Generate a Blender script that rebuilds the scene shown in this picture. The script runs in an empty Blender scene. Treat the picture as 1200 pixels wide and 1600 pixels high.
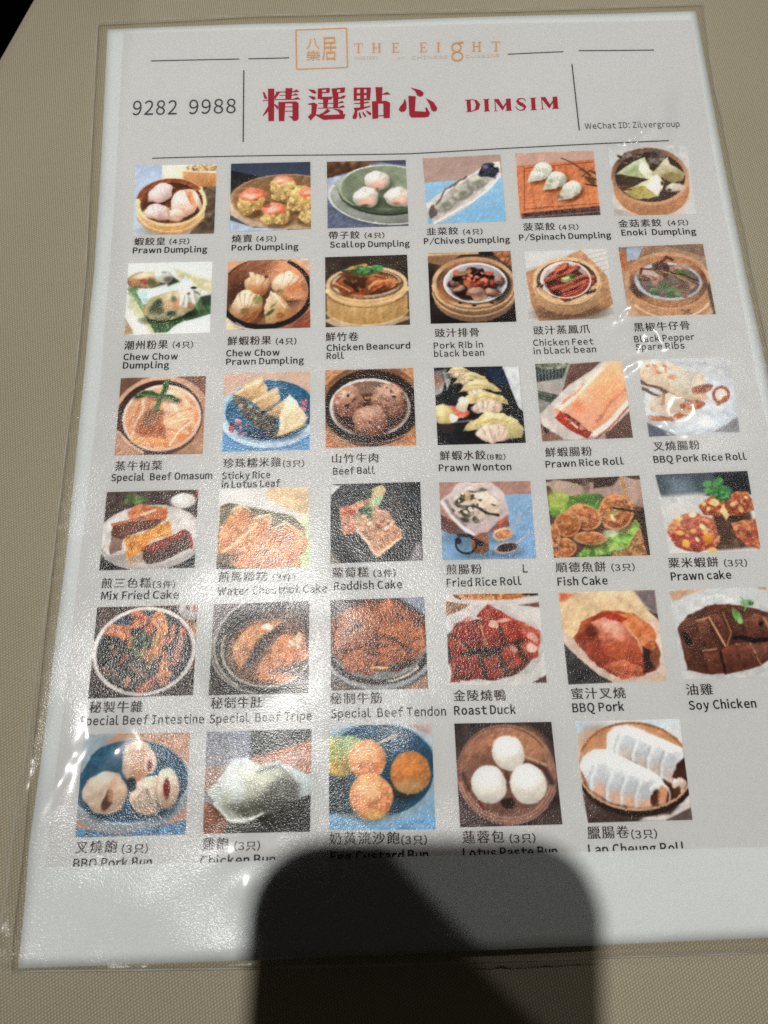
import bpy, bmesh, math, random
import numpy as np
from mathutils import Matrix, Vector

MM = .001
scene = bpy.context.scene
COL = scene.collection

# ---------------------------------------------------------------- camera
CAM = np.array((91.7018, -239.4957, 211.5936)) * MM
RIGHT = Vector((.9995207, -.0309295, .0013170))
DOWN = Vector((-.0294827, -.9640162, -.2642035))
FWD = Vector((.0094413, .2640380, -.9644661))
cam = bpy.data.objects.new('camera', bpy.data.cameras.new('camera'))
COL.objects.link(cam)
m = Matrix((RIGHT, -DOWN, -FWD)).transposed().to_4x4()
m.translation = Vector(CAM)
cam.matrix_world = m
cam.data.sensor_fit = 'VERTICAL'
cam.data.sensor_height = 24
cam.data.lens = 24 * 1172 / 1600
cam.data.clip_start = .01
cam.data.clip_end = 20
cam.data.dof.use_dof = True
cam.data.dof.focus_distance = .232
cam.data.dof.aperture_fstop = 13
scene.camera = cam

# ---------------------------------------------------------------- light and exposure
world = bpy.data.worlds.new('World')
scene.world = world
world.use_nodes = True
world.node_tree.nodes['Background'].inputs[0].default_value = (1, .9, .78, 1)
world.node_tree.nodes['Background'].inputs[1].default_value = .02

def lamp(name, kind, loc, power, radius, color):
    d = bpy.data.lights.new(name, kind)
    d.energy = power; d.color = color; d.shadow_soft_size = radius
    o = bpy.data.objects.new(name, d)
    o.location = Vector(loc) * MM
    COL.objects.link(o)
    return o
# the ceiling spot that throws the phone's shadow
key = lamp('ceiling_spotlight', 'SPOT', (-130, 20, 1480), 60, .018, (1, .975, .94))
key.rotation_euler = (Vector((120, -100, 0)) - Vector((-130, 20, 1480))).to_track_quat('-Z', 'Y').to_euler()
key.data.spot_size = math.radians(35); key.data.spot_blend = 1
# a second, weaker downlight whose beam ends across the near left of the sheet
fill = lamp('ceiling_downlight', 'SPOT', (836, 464, 1480), 9.5, .002, (1, .97, .92))
aim = Vector((423, 19, 0)) - Vector((836, 464, 1480))
fill.rotation_euler = aim.to_track_quat('-Z', 'Y').to_euler()
fill.data.spot_size = math.radians(26.2); fill.data.spot_blend = .008

scene.view_settings.view_transform = 'Standard'
scene.view_settings.look = 'None'
scene.view_settings.exposure = 0
scene.view_settings.gamma = 1
scene.cycles.use_denoising = False      # keeps the fine glitter of the film

def zf(x, y):
    """height of the paper sheet (mm) above its flat plane: the foot of the sheet curls up a little, most on the left"""
    t = np.clip((-165 - y) / 135, 0, 1.15)
    z = 7.0 * t * t * (1 - .6 * np.clip(x / 210, -.1, 1.1))
    z = z + .25 * np.sin(x * .05 + y * .021 + 1.2) + .2 * np.sin(y * .045 - x * .018)
    return z

# ---------------------------------------------------------------- sizes on the sheet, millimetres from its top left corner
QUADS = {'prawn_dumpling': [(14.47, -59.04), (41.66, -59.49), (41.53, -86.3), (15.19, -86.05)],
 'pork_dumpling': [(46.35, -59.36), (72.87, -59.19), (72.97, -85.38), (46.58, -85.97)],
 'scallop_dumpling': [(78.36, -59.32), (104.86, -59.33), (104.82, -84.87), (78.38, -85.24)],
 'chives_dumpling': [(110.47, -58.94), (136.74, -58.36), (136.81, -84.24), (111.19, -84.33)],
 'spinach_dumpling': [(141.71, -58.14), (168.0, -57.83), (167.91, -82.85), (141.44, -83.52)],
 'enoki_dumpling': [(173.17, -56.75), (200.06, -56.17), (199.52, -83.2), (172.19, -83.31)],
 'vegetable_fun_gor': [(14.29, -96.32), (41.29, -96.67), (41.17, -121.9), (14.36, -121.85)],
 'prawn_fun_gor': [(46.42, -96.82), (72.39, -96.33), (72.57, -121.02), (46.16, -121.18)],
 'beancurd_roll': [(77.44, -95.96), (103.88, -95.57), (103.85, -120.7), (77.32, -121.02)],
 'pork_rib': [(110.52, -95.27), (137.37, -95.2), (137.41, -120.64), (110.37, -120.55)],
 'chicken_feet': [(141.91, -95.7), (168.44, -95.57), (168.39, -120.51), (141.34, -120.62)],
 'spare_ribs': [(172.34, -95.1), (200.0, -94.46), (200.38, -120.16), (172.72, -120.21)],
 'beef_omasum': [(14.2, -136.38), (40.39, -136.54), (40.13, -161.79), (13.76, -161.47)],
 'sticky_rice': [(45.97, -135.96), (72.39, -136.13), (72.17, -161.67), (45.93, -161.39)],
 'beef_ball': [(76.93, -135.81), (104.2, -135.62), (104.08, -161.09), (76.96, -161.34)],
 'prawn_wonton': [(110.64, -135.7), (137.02, -135.87), (137.03, -161.3), (110.53, -161.27)],
 'prawn_rice_roll': [(142.01, -135.39), (168.95, -135.38), (169.28, -160.77), (141.94, -161.05)],
 'pork_rice_roll': [(173.66, -135.2), (202.34, -135.18), (201.53, -160.12), (174.1, -160.68)],
 'mix_fried_cake': [(12.24, -172.89), (39.23, -172.97), (39.04, -196.48), (11.8, -196.47)],
 'chestnut_cake': [(45.38, -172.99), (71.75, -173.31), (71.96, -197.58), (45.3, -197.13)],
 'radish_cake': [(78.25, -172.73), (104.74, -172.72), (104.5, -196.44), (77.99, -196.58)],
 'fried_rice_roll': [(110.31, -173.08), (137.32, -173.37), (137.09, -196.79), (110.12, -196.6)],
 'fish_cake': [(141.92, -173.13), (169.76, -172.72), (169.98, -196.84), (142.18, -196.75)],
 'prawn_cake': [(174.43, -172.68), (201.83, -172.36), (201.96, -196.59), (175.55, -196.55)],
 'beef_intestine': [(12.15, -207.09), (40.41, -207.23), (40.23, -232.01), (11.88, -232.11)],
 'beef_tripe': [(44.92, -207.29), (71.97, -207.09), (71.62, -232.41), (44.46, -232.23)],
 'beef_tendon': [(77.86, -207.17), (104.34, -207.08), (104.26, -232.24), (77.72, -231.98)],
 'roast_duck': [(110.39, -206.45), (136.69, -206.91), (136.87, -232.19), (110.07, -231.62)],
 'bbq_pork': [(142.54, -206.89), (169.99, -206.92), (169.88, -232.05), (142.74, -232.4)],
 'soy_chicken': [(174.0, -206.92), (201.7, -207.06), (200.65, -231.97), (174.32, -231.97)],
 'bbq_pork_bun': [(11.65, -241.4), (39.83, -241.69), (40.02, -266.98), (11.88, -266.77)],
 'chicken_bun': [(44.33, -241.75), (72.47, -241.88), (72.03, -267.37), (44.44, -266.98)],
 'custard_bun': [(77.11, -241.19), (104.76, -241.55), (104.45, -267.83), (76.89, -267.13)],
 'lotus_paste_bun': [(110.83, -241.66), (137.11, -242.03), (137.45, -267.68), (110.83, -267.54)],
 'sausage_roll': [(143.47, -242.17), (172.02, -242.31), (171.62, -267.74), (143.63, -267.57)]}
CAPS = {'prawn_dumpling': [('z', '蝦餃皇', (15.7, -89.85), (25.74, -90.04), 2.91), ('p', '(4只)', (27.16, -89.77), (33.54, -89.85), 2.32), ('e', 'Prawn Dumpling', (15.47, -92.73), (39.43, -93.13), 2.11)],
 'pork_dumpling': [('z', '燒賣', (47.36, -89.91), (53.91, -89.9), 2.89), ('p', '(4只)', (55.31, -89.67), (61.68, -89.7), 2.31), ('e', 'Pork Dumpling', (47.36, -92.85), (68.8, -92.92), 2.1)],
 'scallop_dumpling': [('z', '帶子餃', (78.75, -89.31), (88.72, -89.3), 2.89), ('p', '(4只)', (90.35, -89.09), (96.76, -89.09), 2.31), ('e', 'Scallop Dumpling', (79.05, -92.44), (104.81, -92.52), 2.11)],
 'chives_dumpling': [('z', '韭菜餃', (110.62, -88.61), (120.85, -88.64), 2.87), ('p', '(4只)', (122.47, -88.65), (128.78, -88.62), 2.29), ('e', 'P/Chives Dumpling', (109.58, -91.84), (137.44, -92.07), 2.1)],
 'spinach_dumpling': [('z', '菠菜餃', (142.18, -87.98), (152.53, -88.11), 2.88), ('p', '(4只)', (153.85, -88.06), (160.15, -88.02), 2.3), ('e', 'P/Spinach Dumpling', (140.55, -91.51), (170.44, -91.54), 2.11)],
 'enoki_dumpling': [('z', '金菇素餃', (173.33, -87.78), (187.48, -87.64), 2.91), ('p', '(4只)', (189.63, -87.37), (196.29, -87.26), 2.35), ('e', 'Enoki  Dumpling', (173.97, -90.78), (198.41, -90.82), 2.13)],
 'vegetable_fun_gor': [('z', '潮州粉果', (14.65, -126.86), (28.18, -126.93), 3.06), ('p', '(4只)', (29.68, -126.65), (36.03, -126.77), 2.44), ('e', 'Chew Chow', (14.6, -130.33), (31.46, -130.62), 2.07), ('e', 'Dumpling', (14.61, -133.18), (28.84, -133.44), 2.07)],
 'prawn_fun_gor': [('z', '鮮蝦粉果', (46.79, -126.47), (60.32, -126.56), 3.04), ('p', '(4只)', (61.79, -126.49), (68.16, -126.51), 2.44), ('e', 'Chew Chow', (46.44, -130.16), (62.97, -130.34), 2.07), ('e', 'Prawn Dumpling', (46.5, -133.08), (70.47, -133.2), 2.08)],
 'beancurd_roll': [('z', '鮮竹卷', (77.33, -125.9), (87.5, -125.96), 3.06), ('e', 'Chicken Beancurd', (77.61, -129.22), (103.58, -128.93), 2.08), ('e', 'Roll', (77.58, -131.93), (82.87, -131.95), 2.07)],
 'pork_rib': [('z', '豉汁排骨', (111.51, -125.37), (125.3, -125.39), 3.06), ('l', 'Pork Rib in', (110.92, -129.23), (126.31, -129.23), 2.09), ('l', 'black bean', (110.9, -132.02), (126.52, -132.0), 2.08)],
 'chicken_feet': [('z', '豉汁蒸鳳爪', (142.45, -125.46), (160.08, -125.5), 3.06), ('l', 'Chicken Feet', (142.01, -129.21), (160.81, -129.37), 2.08), ('l', 'in black bean', (141.89, -132.11), (161.34, -132.07), 2.08)],
 'spare_ribs': [('z', '黑椒牛仔骨', (174.0, -125.53), (191.4, -125.32), 3.07), ('l', 'Black Pepper', (173.56, -129.18), (192.45, -128.93), 2.1), ('l', 'Spare Ribs', (173.61, -131.92), (188.87, -131.83), 2.09)],
 'beef_omasum': [('z', '蒸牛柏葉', (14.22, -166.34), (28.15, -166.5), 3.01), ('e', 'Special  Beef Omasum', (13.26, -169.54), (43.18, -169.73), 2.14)],
 'sticky_rice': [('z', '珍珠糯米雞', (46.44, -166.55), (63.59, -166.69), 3.0), ('p', '(3只)', (64.16, -166.77), (70.44, -166.82), 2.4), ('e', 'Sticky Rice', (46.15, -170.04), (60.38, -170.14), 2.13), ('e', 'in Lotus Leaf', (46.13, -172.76), (63.44, -172.91), 2.14)],
 'beef_ball': [('z', '山竹牛肉', (78.82, -166.14), (92.53, -166.29), 3.01), ('e', 'Beef Ball', (79.08, -169.7), (91.48, -169.74), 2.12)],
 'prawn_wonton': [('z', '鮮蝦水餃', (110.99, -166.16), (124.63, -166.29), 3.02), ('q', '(8粒)', (125.01, -166.24), (130.56, -166.31), 2.0), ('e', 'Prawn Wonton', (110.49, -169.58), (132.02, -169.76), 2.12)],
 'prawn_rice_roll': [('z', '鮮蝦腸粉', (142.57, -166.05), (156.5, -166.07), 3.01), ('e', 'Prawn Rice Roll', (142.35, -169.38), (165.63, -169.07), 2.11)],
 'pork_rice_roll': [('z', '叉燒腸粉', (175.0, -165.26), (188.84, -165.21), 3.01), ('e', 'BBQ Pork Rice Roll', (174.54, -168.94), (202.21, -168.84), 2.1)],
 'mix_fried_cake': [('z', '煎三色糕', (12.78, -201.69), (26.81, -201.95), 3.0), ('p', '(3件)', (27.36, -201.96), (33.73, -202.05), 2.41), ('e', 'Mix Fried Cake', (13.05, -205.0), (34.89, -205.23), 2.28)],
 'chestnut_cake': [('z', '煎馬蹄糕', (45.97, -200.89), (59.92, -201.19), 2.99), ('p', '(3件)', (61.47, -201.06), (67.85, -201.16), 2.39), ('e', 'Water Chestnut Cake', (45.92, -204.76), (76.92, -204.82), 2.26)],
 'radish_cake': [('z', '蘿蔔糕', (78.49, -200.77), (88.8, -200.87), 2.99), ('p', '(3件)', (90.19, -200.77), (96.53, -200.77), 2.39), ('e', 'Raddish Cake', (78.92, -204.28), (98.26, -204.33), 2.26)],
 'fried_rice_roll': [('z', '煎腸粉', (110.99, -200.83), (121.12, -200.93), 2.99), ('E', 'L', (132.88, -200.79), (134.35, -200.82), 2.36), ('e', 'Fried Rice Roll', (110.96, -204.34), (132.22, -204.31), 2.27)],
 'fish_cake': [('z', '順德魚餅', (142.41, -201.08), (156.74, -201.28), 2.99), ('p', '(3只)', (158.39, -201.03), (165.02, -201.09), 2.39), ('e', 'Fish Cake', (142.53, -204.87), (156.81, -204.92), 2.27)],
 'prawn_cake': [('z', '粟米蝦餅', (174.82, -200.74), (189.12, -200.92), 3.0), ('p', '(3只)', (190.79, -200.79), (197.32, -200.89), 2.4), ('e', 'Prawn cake', (175.07, -204.37), (192.26, -204.36), 2.27)],
 'beef_intestine': [('z', '秘製牛雜', (12.48, -235.87), (26.71, -236.14), 3.03), ('l', 'Special Beef Intestine', (10.16, -239.03), (43.48, -239.49), 2.27)],
 'beef_tripe': [('z', '秘制牛肚', (45.19, -235.81), (59.07, -235.97), 3.05), ('l', 'Special  Beef Tripe', (44.93, -239.6), (72.47, -239.56), 2.28)],
 'beef_tendon': [('z', '秘制牛筋', (77.51, -235.6), (91.49, -235.79), 3.03), ('l', 'Special  Beef Tendon', (77.65, -239.22), (108.75, -239.51), 2.27)],
 'roast_duck': [('z', '金陵燒鴨', (111.01, -235.86), (125.26, -236.12), 3.03), ('e', 'Roast Duck', (111.01, -239.42), (127.68, -239.6), 2.28)],
 'bbq_pork': [('z', '蜜汁叉燒', (143.35, -236.37), (158.16, -236.52), 3.04), ('e', 'BBQ Pork', (143.21, -239.74), (157.3, -239.74), 2.28)],
 'soy_chicken': [('z', '油雞', (174.93, -236.23), (182.23, -236.31), 3.06), ('e', 'Soy Chicken', (175.07, -240.05), (193.45, -240.01), 2.29)],
 'bbq_pork_bun': [('z', '叉燒飽', (12.28, -270.49), (22.76, -270.69), 3.0), ('p', '(3只)', (24.05, -270.69), (30.64, -270.81), 2.39), ('c', 'BBQ Pork Bun', (12.17, -273.98), (31.89, -274.24), 2.3)],
 'chicken_bun': [('z', '雞飽', (44.54, -270.84), (50.98, -270.94), 2.99), ('p', '(3只)', (52.61, -271.03), (59.15, -271.14), 2.4), ('c', 'Chicken Bun', (44.07, -274.46), (63.13, -274.66), 2.29)],
 'custard_bun': [('z', '奶黃流沙飽', (76.96, -270.56), (94.95, -271.0), 2.99), ('p', '(3只)', (95.45, -270.98), (102.03, -271.1), 2.39), ('c', 'Egg Custard Bun', (77.25, -274.6), (102.24, -274.86), 2.31)],
 'lotus_paste_bun': [('z', '蓮蓉包', (111.25, -271.37), (121.98, -271.54), 3.0), ('p', '(3只)', (123.43, -271.55), (130.05, -271.62), 2.4), ('c', 'Lotus Paste Bun', (111.19, -274.84), (135.36, -275.11), 2.32)],
 'sausage_roll': [('z', '臘腸卷', (143.74, -271.4), (154.51, -271.54), 3.03), ('p', '(3只)', (155.07, -271.63), (161.77, -271.65), 2.42), ('c', 'Lap Cheung Roll', (143.47, -275.09), (168.65, -275.43), 2.35)]}
OUT = {'paperL': [(1.3, -1.36), (3.04, -69.4), (3.43, -97.89), (3.02, -113.91), (2.73, -137.95), (2.32, -158.76), (1.84, -197.77), (1.34, -213.26), (1.25, -233.18), (1.01, -248.73), (0.48, -268.03), (1.15, -282.6), (1.34, -295.45)],
 'paperR': [(211.18, 1.14), (211.36, -21.38), (211.54, -49.39), (211.73, -68.63), (212.2, -97.6), (212.42, -111.97), (212.83, -125.24), (213.25, -139.19)],
 'paperB': [(1.34, -295.45), (27.78, -295.64), (61.47, -295.98), (90.23, -295.86), (121.86, -295.63), (153.81, -295.51), (186.18, -295.46)],
 'paperT': [(1.3, -1.36), (53.76, 0.3), (99.4, 0.27), (145.14, 0.58), (211.18, 1.14)],
 'filmL': [(-2.78, 2.16), (-1.49, -43.1), (0.44, -97.79), (0.06, -133.6), (-1.09, -156.63), (-2.25, -197.65), (-3.11, -229.67), (-3.68, -252.55), (-3.98, -273.79), (-4.62, -289.39), (-4.16, -296.6)],
 'filmT': [(-2.78, 2.16), (26.43, 3.1), (53.7, 4.34), (99.52, 4.16), (145.4, 3.81), (191.61, 4.54), (214.46, 4.81)],
 'filmR': [(214.46, 4.81), (213.37, -18.39), (213.17, -32.14), (213.86, -50.75), (214.1, -68.68), (214.49, -95.74), (214.63, -111.1)],
 'filmB': [(-4.16, -296.6), (0.99, -296.24), (35.61, -297.16), (61.98, -297.77), (90.15, -298.33), (121.63, -298.25), (143.82, -298.34), (185.52, -298.81)],
 'prnL': [(7.06, -3.21), (7.69, -43.48), (8.51, -77.78), (8.16, -102.71), (8.08, -135.98), (7.1, -158.89), (6.64, -170.94), (5.93, -197.89), (5.06, -273.29)],
 'prnT': [(7.07, -3.5), (53.8, -2.57), (144.89, -2.63), (209.05, -2.55)],
 'prnR': [(209.01, -2.84), (208.44, -57.1), (208.8, -82.26), (209.21, -105.12), (209.31, -126.95), (209.36, -144.49), (210.19, -158.21)],
 'prnB': [(5.06, -273.29), (31.84, -273.58), (76.83, -273.92), (111.24, -274.1), (143.57, -274.27), (168.67, -274.6), (190.2, -274.7)]}
ART = {'rules': [[(17.37, -15.63), (48.16, -15.38)],
 [(51.3, -15.34), (65.64, -15.18)],
 [(142.23, -16.61), (161.89, -15.99)],
 [(167.35, -15.67), (194.04, -15.96)],
 [(49.83, -20.29), (50.23, -50.62)],
 [(164.4, -21.41), (164.13, -49.56)],
 [(19.9, -56.31), (63.22, -56.39), (106.25, -56.94), (151.61, -55.71), (194.19, -54.26)]],
 'phone': [('n', '9282', (12.12, -38.45), (27.27, -38.62), 5.96), ('n', '9988', (31.42, -38.63), (47.42, -38.54), 6.02)],
 'wechat': [('w', 'WeChat ID: Zilvergroup', (166.21, -49.03), (198.73, -48.65), 2.33)],
 'sub': [('s', 'MASTERY', (88.65, -16.73), (96.85, -16.93), 1.29), ('s', 'of', (103.57, -17.23), (106.04, -17.29), 0.9), ('s', 'CHINESE', (108.5, -17.46), (121.28, -17.62), 1.29), ('s', 'CUISINE', (127.56, -17.75), (139.45, -17.78), 1.3)],
 'emblem': [('g', '八', (71.71, -11.65), (76.23, -11.64), 4.81), ('g', '樂', (71.59, -16.71), (76.63, -16.72), 4.5), ('g', '居', (77.2, -16.82), (82.25, -16.8), 10.4)],
 'frame': [(67.99, -2.87), (85.98, -2.61), (86.01, -19.98), (68.22, -20.26)],
 'heading': [[(58.31, -28.39), (60.52, -28.44), (60.56, -42.19), (58.62, -42.22)],
 [(56.5, -29.74), (57.15, -29.94), (58.0, -32.22), (58.21, -32.84), (57.13, -32.67)],
 [(62.74, -29.77), (61.27, -30.1), (60.46, -31.91), (60.77, -33.0)],
 [(56.61, -33.75), (56.61, -33.39), (61.24, -32.91), (61.24, -33.27)],
 [(58.68, -34.77), (58.4, -36.03), (56.55, -40.03), (56.84, -39.96), (58.66, -38.02)],
 [(60.49, -34.92), (61.97, -35.93), (61.86, -37.63), (60.88, -36.09), (60.44, -35.36)],
 [(64.35, -28.34), (66.86, -28.4), (66.35, -33.17), (64.38, -33.12)],
 [(61.12, -29.77), (66.87, -29.75), (68.19, -28.98), (69.37, -30.03), (66.87, -30.19), (61.12, -30.13)],
 [(62.31, -31.25), (66.87, -31.29), (67.9, -30.58), (68.93, -31.45), (66.87, -31.61), (62.31, -31.51)],
 [(61.0, -32.97), (66.88, -33.03), (68.55, -32.2), (69.67, -33.25), (66.88, -33.4), (61.01, -33.3)],
 [(61.95, -34.3), (64.39, -34.36), (64.05, -42.27), (62.19, -42.3)],
 [(66.73, -34.27), (68.93, -34.9), (68.94, -41.49), (68.06, -42.36), (66.96, -42.19), (66.61, -41.25), (65.38, -40.22), (66.84, -40.4)],
 [(61.95, -34.16), (63.95, -34.2), (68.05, -34.08), (68.93, -34.83), (66.73, -34.92), (61.96, -34.81)],
 [(64.1, -36.16), (66.88, -36.15), (66.89, -36.48), (64.11, -36.49)],
 [(64.03, -38.03), (66.89, -38.03), (66.89, -38.35), (64.03, -38.36)],
 [(72.24, -29.01), (74.24, -29.32), (75.18, -30.44), (74.59, -31.05), (73.41, -30.43)],
 [(72.23, -31.82), (74.52, -32.25), (74.87, -33.24), (73.99, -33.65), (73.05, -32.75)],
 [(72.1, -35.2), (74.22, -34.71), (75.33, -35.54), (74.83, -39.84), (73.26, -39.34), (73.39, -35.74), (72.1, -35.56)],
 [(72.09, -40.67), (73.37, -39.27), (74.89, -39.67), (76.96, -40.15), (85.0, -39.96), (84.44, -41.91), (77.38, -42.13), (75.93, -41.06), (74.77, -40.09), (73.01, -42.3)],
 [(75.58, -28.81), (77.05, -28.85), (77.02, -33.3), (75.46, -33.26)],
 [(75.58, -28.81), (79.63, -28.64), (79.62, -29.3), (75.57, -29.4)],
 [(78.53, -28.83), (79.75, -28.79), (79.61, -30.76), (78.37, -30.79)],
 [(76.89, -30.38), (79.61, -30.25), (79.61, -30.76), (76.89, -30.9)],
 [(75.46, -32.46), (80.85, -32.4), (80.1, -33.61), (76.43, -33.5)],
 [(80.31, -28.95), (82.23, -28.87), (82.22, -33.46), (80.84, -33.42)],
 [(80.31, -28.95), (84.95, -28.6), (84.94, -29.33), (80.3, -29.54)],
 [(83.41, -28.76), (85.07, -28.67), (84.74, -30.85), (83.23, -30.88)],
 [(82.06, -30.65), (84.87, -30.35), (84.74, -30.85), (82.05, -31.06)],
 [(82.03, -32.73), (83.65, -32.64), (83.8, -32.17), (85.28, -32.04), (84.58, -33.28), (82.02, -33.53)],
 [(77.31, -33.42), (79.22, -33.48), (78.74, -37.26), (77.42, -37.22)],
 [(80.87, -30.8), (82.7, -30.86), (82.41, -37.23), (80.79, -37.18)],
 [(75.62, -35.07), (82.44, -35.06), (83.98, -34.32), (84.55, -35.06), (82.43, -35.39), (75.62, -35.36)],
 [(75.52, -37.02), (82.7, -36.95), (84.18, -36.13), (84.93, -37.02), (82.7, -37.38), (75.52, -37.31)],
 [(78.83, -37.4), (79.81, -38.44), (78.57, -39.48), (76.37, -40.42), (75.59, -40.04), (77.41, -39.02)],
 [(80.64, -37.46), (83.27, -37.94), (84.2, -38.79), (84.18, -40.12), (83.1, -39.9), (82.39, -38.63)],
 [(87.99, -28.93), (89.18, -28.97), (88.91, -34.41), (87.89, -34.38)],
 [(88.0, -28.85), (93.91, -29.01), (93.74, -29.66), (87.98, -29.51)],
 [(92.43, -29.02), (93.97, -29.08), (93.5, -34.37), (92.3, -34.32)],
 [(90.21, -29.01), (91.57, -29.06), (91.35, -38.21), (90.01, -38.16)],
 [(88.98, -31.3), (92.52, -31.28), (92.5, -32.16), (88.96, -32.17)],
 [(87.9, -33.65), (93.58, -33.65), (93.5, -34.37), (87.89, -34.38)],
 [(87.95, -35.46), (91.1, -35.36), (92.78, -34.92), (93.48, -35.38), (91.09, -35.79), (87.95, -35.75)],
 [(87.83, -37.4), (90.32, -37.35), (93.44, -36.74), (93.61, -37.11), (90.3, -38.28), (88.97, -38.66), (88.17, -39.07)],
 [(88.18, -38.82), (89.06, -38.74), (88.95, -41.17), (88.4, -42.15), (87.53, -42.01), (87.31, -41.29)],
 [(89.84, -39.12), (90.46, -41.57), (89.78, -41.98), (89.44, -40.11)],
 [(90.87, -38.91), (92.16, -41.1), (91.57, -41.51), (90.73, -39.8)],
 [(91.93, -38.48), (93.83, -39.84), (93.51, -40.9), (92.54, -39.94)],
 [(95.54, -28.93), (97.96, -29.03), (97.53, -35.39), (95.65, -35.32)],
 [(97.67, -31.96), (99.61, -31.14), (100.66, -32.27), (97.66, -32.25)],
 [(94.14, -34.9), (96.31, -34.98), (96.11, -42.06), (94.12, -42.31)],
 [(98.01, -35.12), (100.4, -35.87), (100.07, -42.11), (97.94, -42.13)],
 [(94.14, -34.9), (99.13, -34.92), (100.4, -35.8), (97.98, -35.99), (94.11, -35.76)],
 [(96.08, -40.92), (97.98, -40.85), (97.97, -41.21), (96.07, -41.28)],
 [(105.45, -34.21), (105.98, -35.75), (105.97, -38.26), (105.25, -39.58), (104.01, -39.82), (103.23, -38.68), (103.8, -37.45), (104.88, -36.06)],
 [(106.76, -33.08), (109.31, -33.44), (108.76, -39.62), (112.48, -40.04), (112.32, -38.46), (112.86, -38.2), (113.91, -40.74), (113.32, -42.13), (111.79, -42.38), (107.42, -42.2), (106.74, -41.14)],
 [(107.64, -29.6), (111.13, -30.92), (112.11, -32.05), (111.76, -33.3), (110.71, -33.65), (109.8, -33.03), (109.2, -31.2)],
 [(112.74, -34.32), (115.3, -36.16), (116.49, -38.72), (116.15, -39.77), (115.25, -40.12), (114.4, -39.52), (113.93, -37.17)]],
 'dimsim': [[(126.62, -35.67), (128.09, -35.6), (128.0, -40.64), (126.68, -40.72)],
 [(126.11, -35.65), (128.58, -35.49), (128.56, -35.76), (126.09, -35.92)],
 [(126.18, -40.56), (128.27, -40.39), (128.26, -40.69), (126.17, -40.83)],
 [(128.47, -35.48), (130.28, -35.92), (131.26, -37.75), (130.61, -39.86), (128.15, -40.69), (128.17, -40.38), (129.23, -39.71), (129.78, -37.91), (129.38, -36.15), (128.45, -35.75)],
 [(132.71, -35.66), (134.18, -35.63), (134.06, -40.71), (132.67, -40.74)],
 [(132.42, -35.65), (134.56, -35.55), (134.53, -35.87), (132.4, -35.92)],
 [(132.4, -40.47), (134.44, -40.42), (134.42, -40.73), (132.37, -40.82)],
 [(136.23, -35.8), (136.52, -35.81), (136.54, -40.72), (136.21, -40.71)],
 [(136.01, -35.79), (137.7, -35.72), (139.33, -39.58), (138.74, -40.63)],
 [(138.74, -40.63), (139.18, -38.6), (141.22, -35.8), (141.44, -35.81)],
 [(140.19, -35.81), (141.82, -35.65), (141.73, -40.65), (140.04, -40.76)],
 [(135.82, -40.6), (137.06, -40.56), (137.05, -40.78), (135.8, -40.87)],
 [(139.7, -40.48), (142.04, -40.48), (142.02, -40.75), (139.68, -40.79)],
 [(147.06, -36.89), (146.62, -35.93), (145.65, -35.55), (144.45, -35.7), (143.6, -36.87), (144.27, -38.37), (145.39, -39.14), (146.04, -39.57), (145.9, -40.16), (145.06, -40.58), (144.07, -40.31), (143.43, -39.09), (143.18, -39.29), (143.88, -40.6), (145.04, -40.94), (146.23, -40.72), (146.98, -39.29), (146.17, -37.89), (145.05, -37.24), (144.56, -36.73), (144.71, -36.32), (145.62, -35.91), (146.43, -36.22), (146.8, -37.08)],
 [(148.8, -35.7), (150.27, -35.65), (150.06, -40.74), (148.67, -40.79)],
 [(148.5, -35.69), (150.65, -35.57), (150.62, -35.89), (148.48, -35.96)],
 [(148.4, -40.51), (150.45, -40.44), (150.42, -40.76), (148.37, -40.87)],
 [(152.34, -35.53), (152.64, -35.54), (152.57, -40.46), (152.24, -40.45)],
 [(152.12, -35.52), (153.82, -35.44), (155.39, -39.29), (154.78, -40.35)],
 [(154.78, -40.35), (155.26, -38.31), (157.35, -35.49), (157.58, -35.49)],
 [(156.32, -35.5), (157.96, -35.32), (157.79, -40.34), (156.09, -40.47)],
 [(151.85, -40.35), (153.1, -40.3), (153.08, -40.52), (151.83, -40.62)],
 [(155.75, -40.19), (158.1, -40.17), (158.07, -40.43), (155.72, -40.51)]],
 'eight': [[(89.8, -9.72), (90.39, -9.73), (90.3, -13.76), (89.71, -13.75)],
 [(88.58, -9.55), (91.62, -9.63), (91.61, -9.9), (88.58, -9.82)],
 [(88.58, -9.68), (88.78, -9.69), (88.76, -10.68), (88.56, -10.51)],
 [(91.42, -9.76), (91.61, -9.76), (91.59, -10.59), (91.39, -10.75)],
 [(89.42, -13.61), (90.6, -13.64), (90.6, -13.9), (89.41, -13.87)],
 [(95.14, -9.86), (95.74, -9.88), (95.62, -13.91), (95.03, -13.89)],
 [(97.19, -9.92), (97.78, -9.94), (97.66, -13.96), (97.07, -13.95)],
 [(95.39, -11.71), (97.43, -11.77), (97.42, -12.04), (95.38, -11.98)],
 [(94.85, -9.72), (96.04, -9.75), (96.03, -10.02), (94.84, -9.98)],
 [(94.74, -13.75), (95.92, -13.78), (95.92, -14.05), (94.73, -14.01)],
 [(96.89, -9.78), (98.08, -9.81), (98.07, -10.08), (96.89, -10.04)],
 [(96.78, -13.81), (97.96, -13.84), (97.95, -14.1), (96.77, -14.07)],
 [(102.19, -10.07), (102.79, -10.09), (102.65, -14.11), (102.06, -14.1)],
 [(101.84, -9.93), (104.34, -10.0), (104.33, -10.27), (101.83, -10.19)],
 [(101.7, -13.95), (104.19, -14.03), (104.19, -14.29), (101.69, -14.22)],
 [(102.43, -11.92), (103.68, -11.96), (103.67, -12.22), (102.42, -12.18)],
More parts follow.
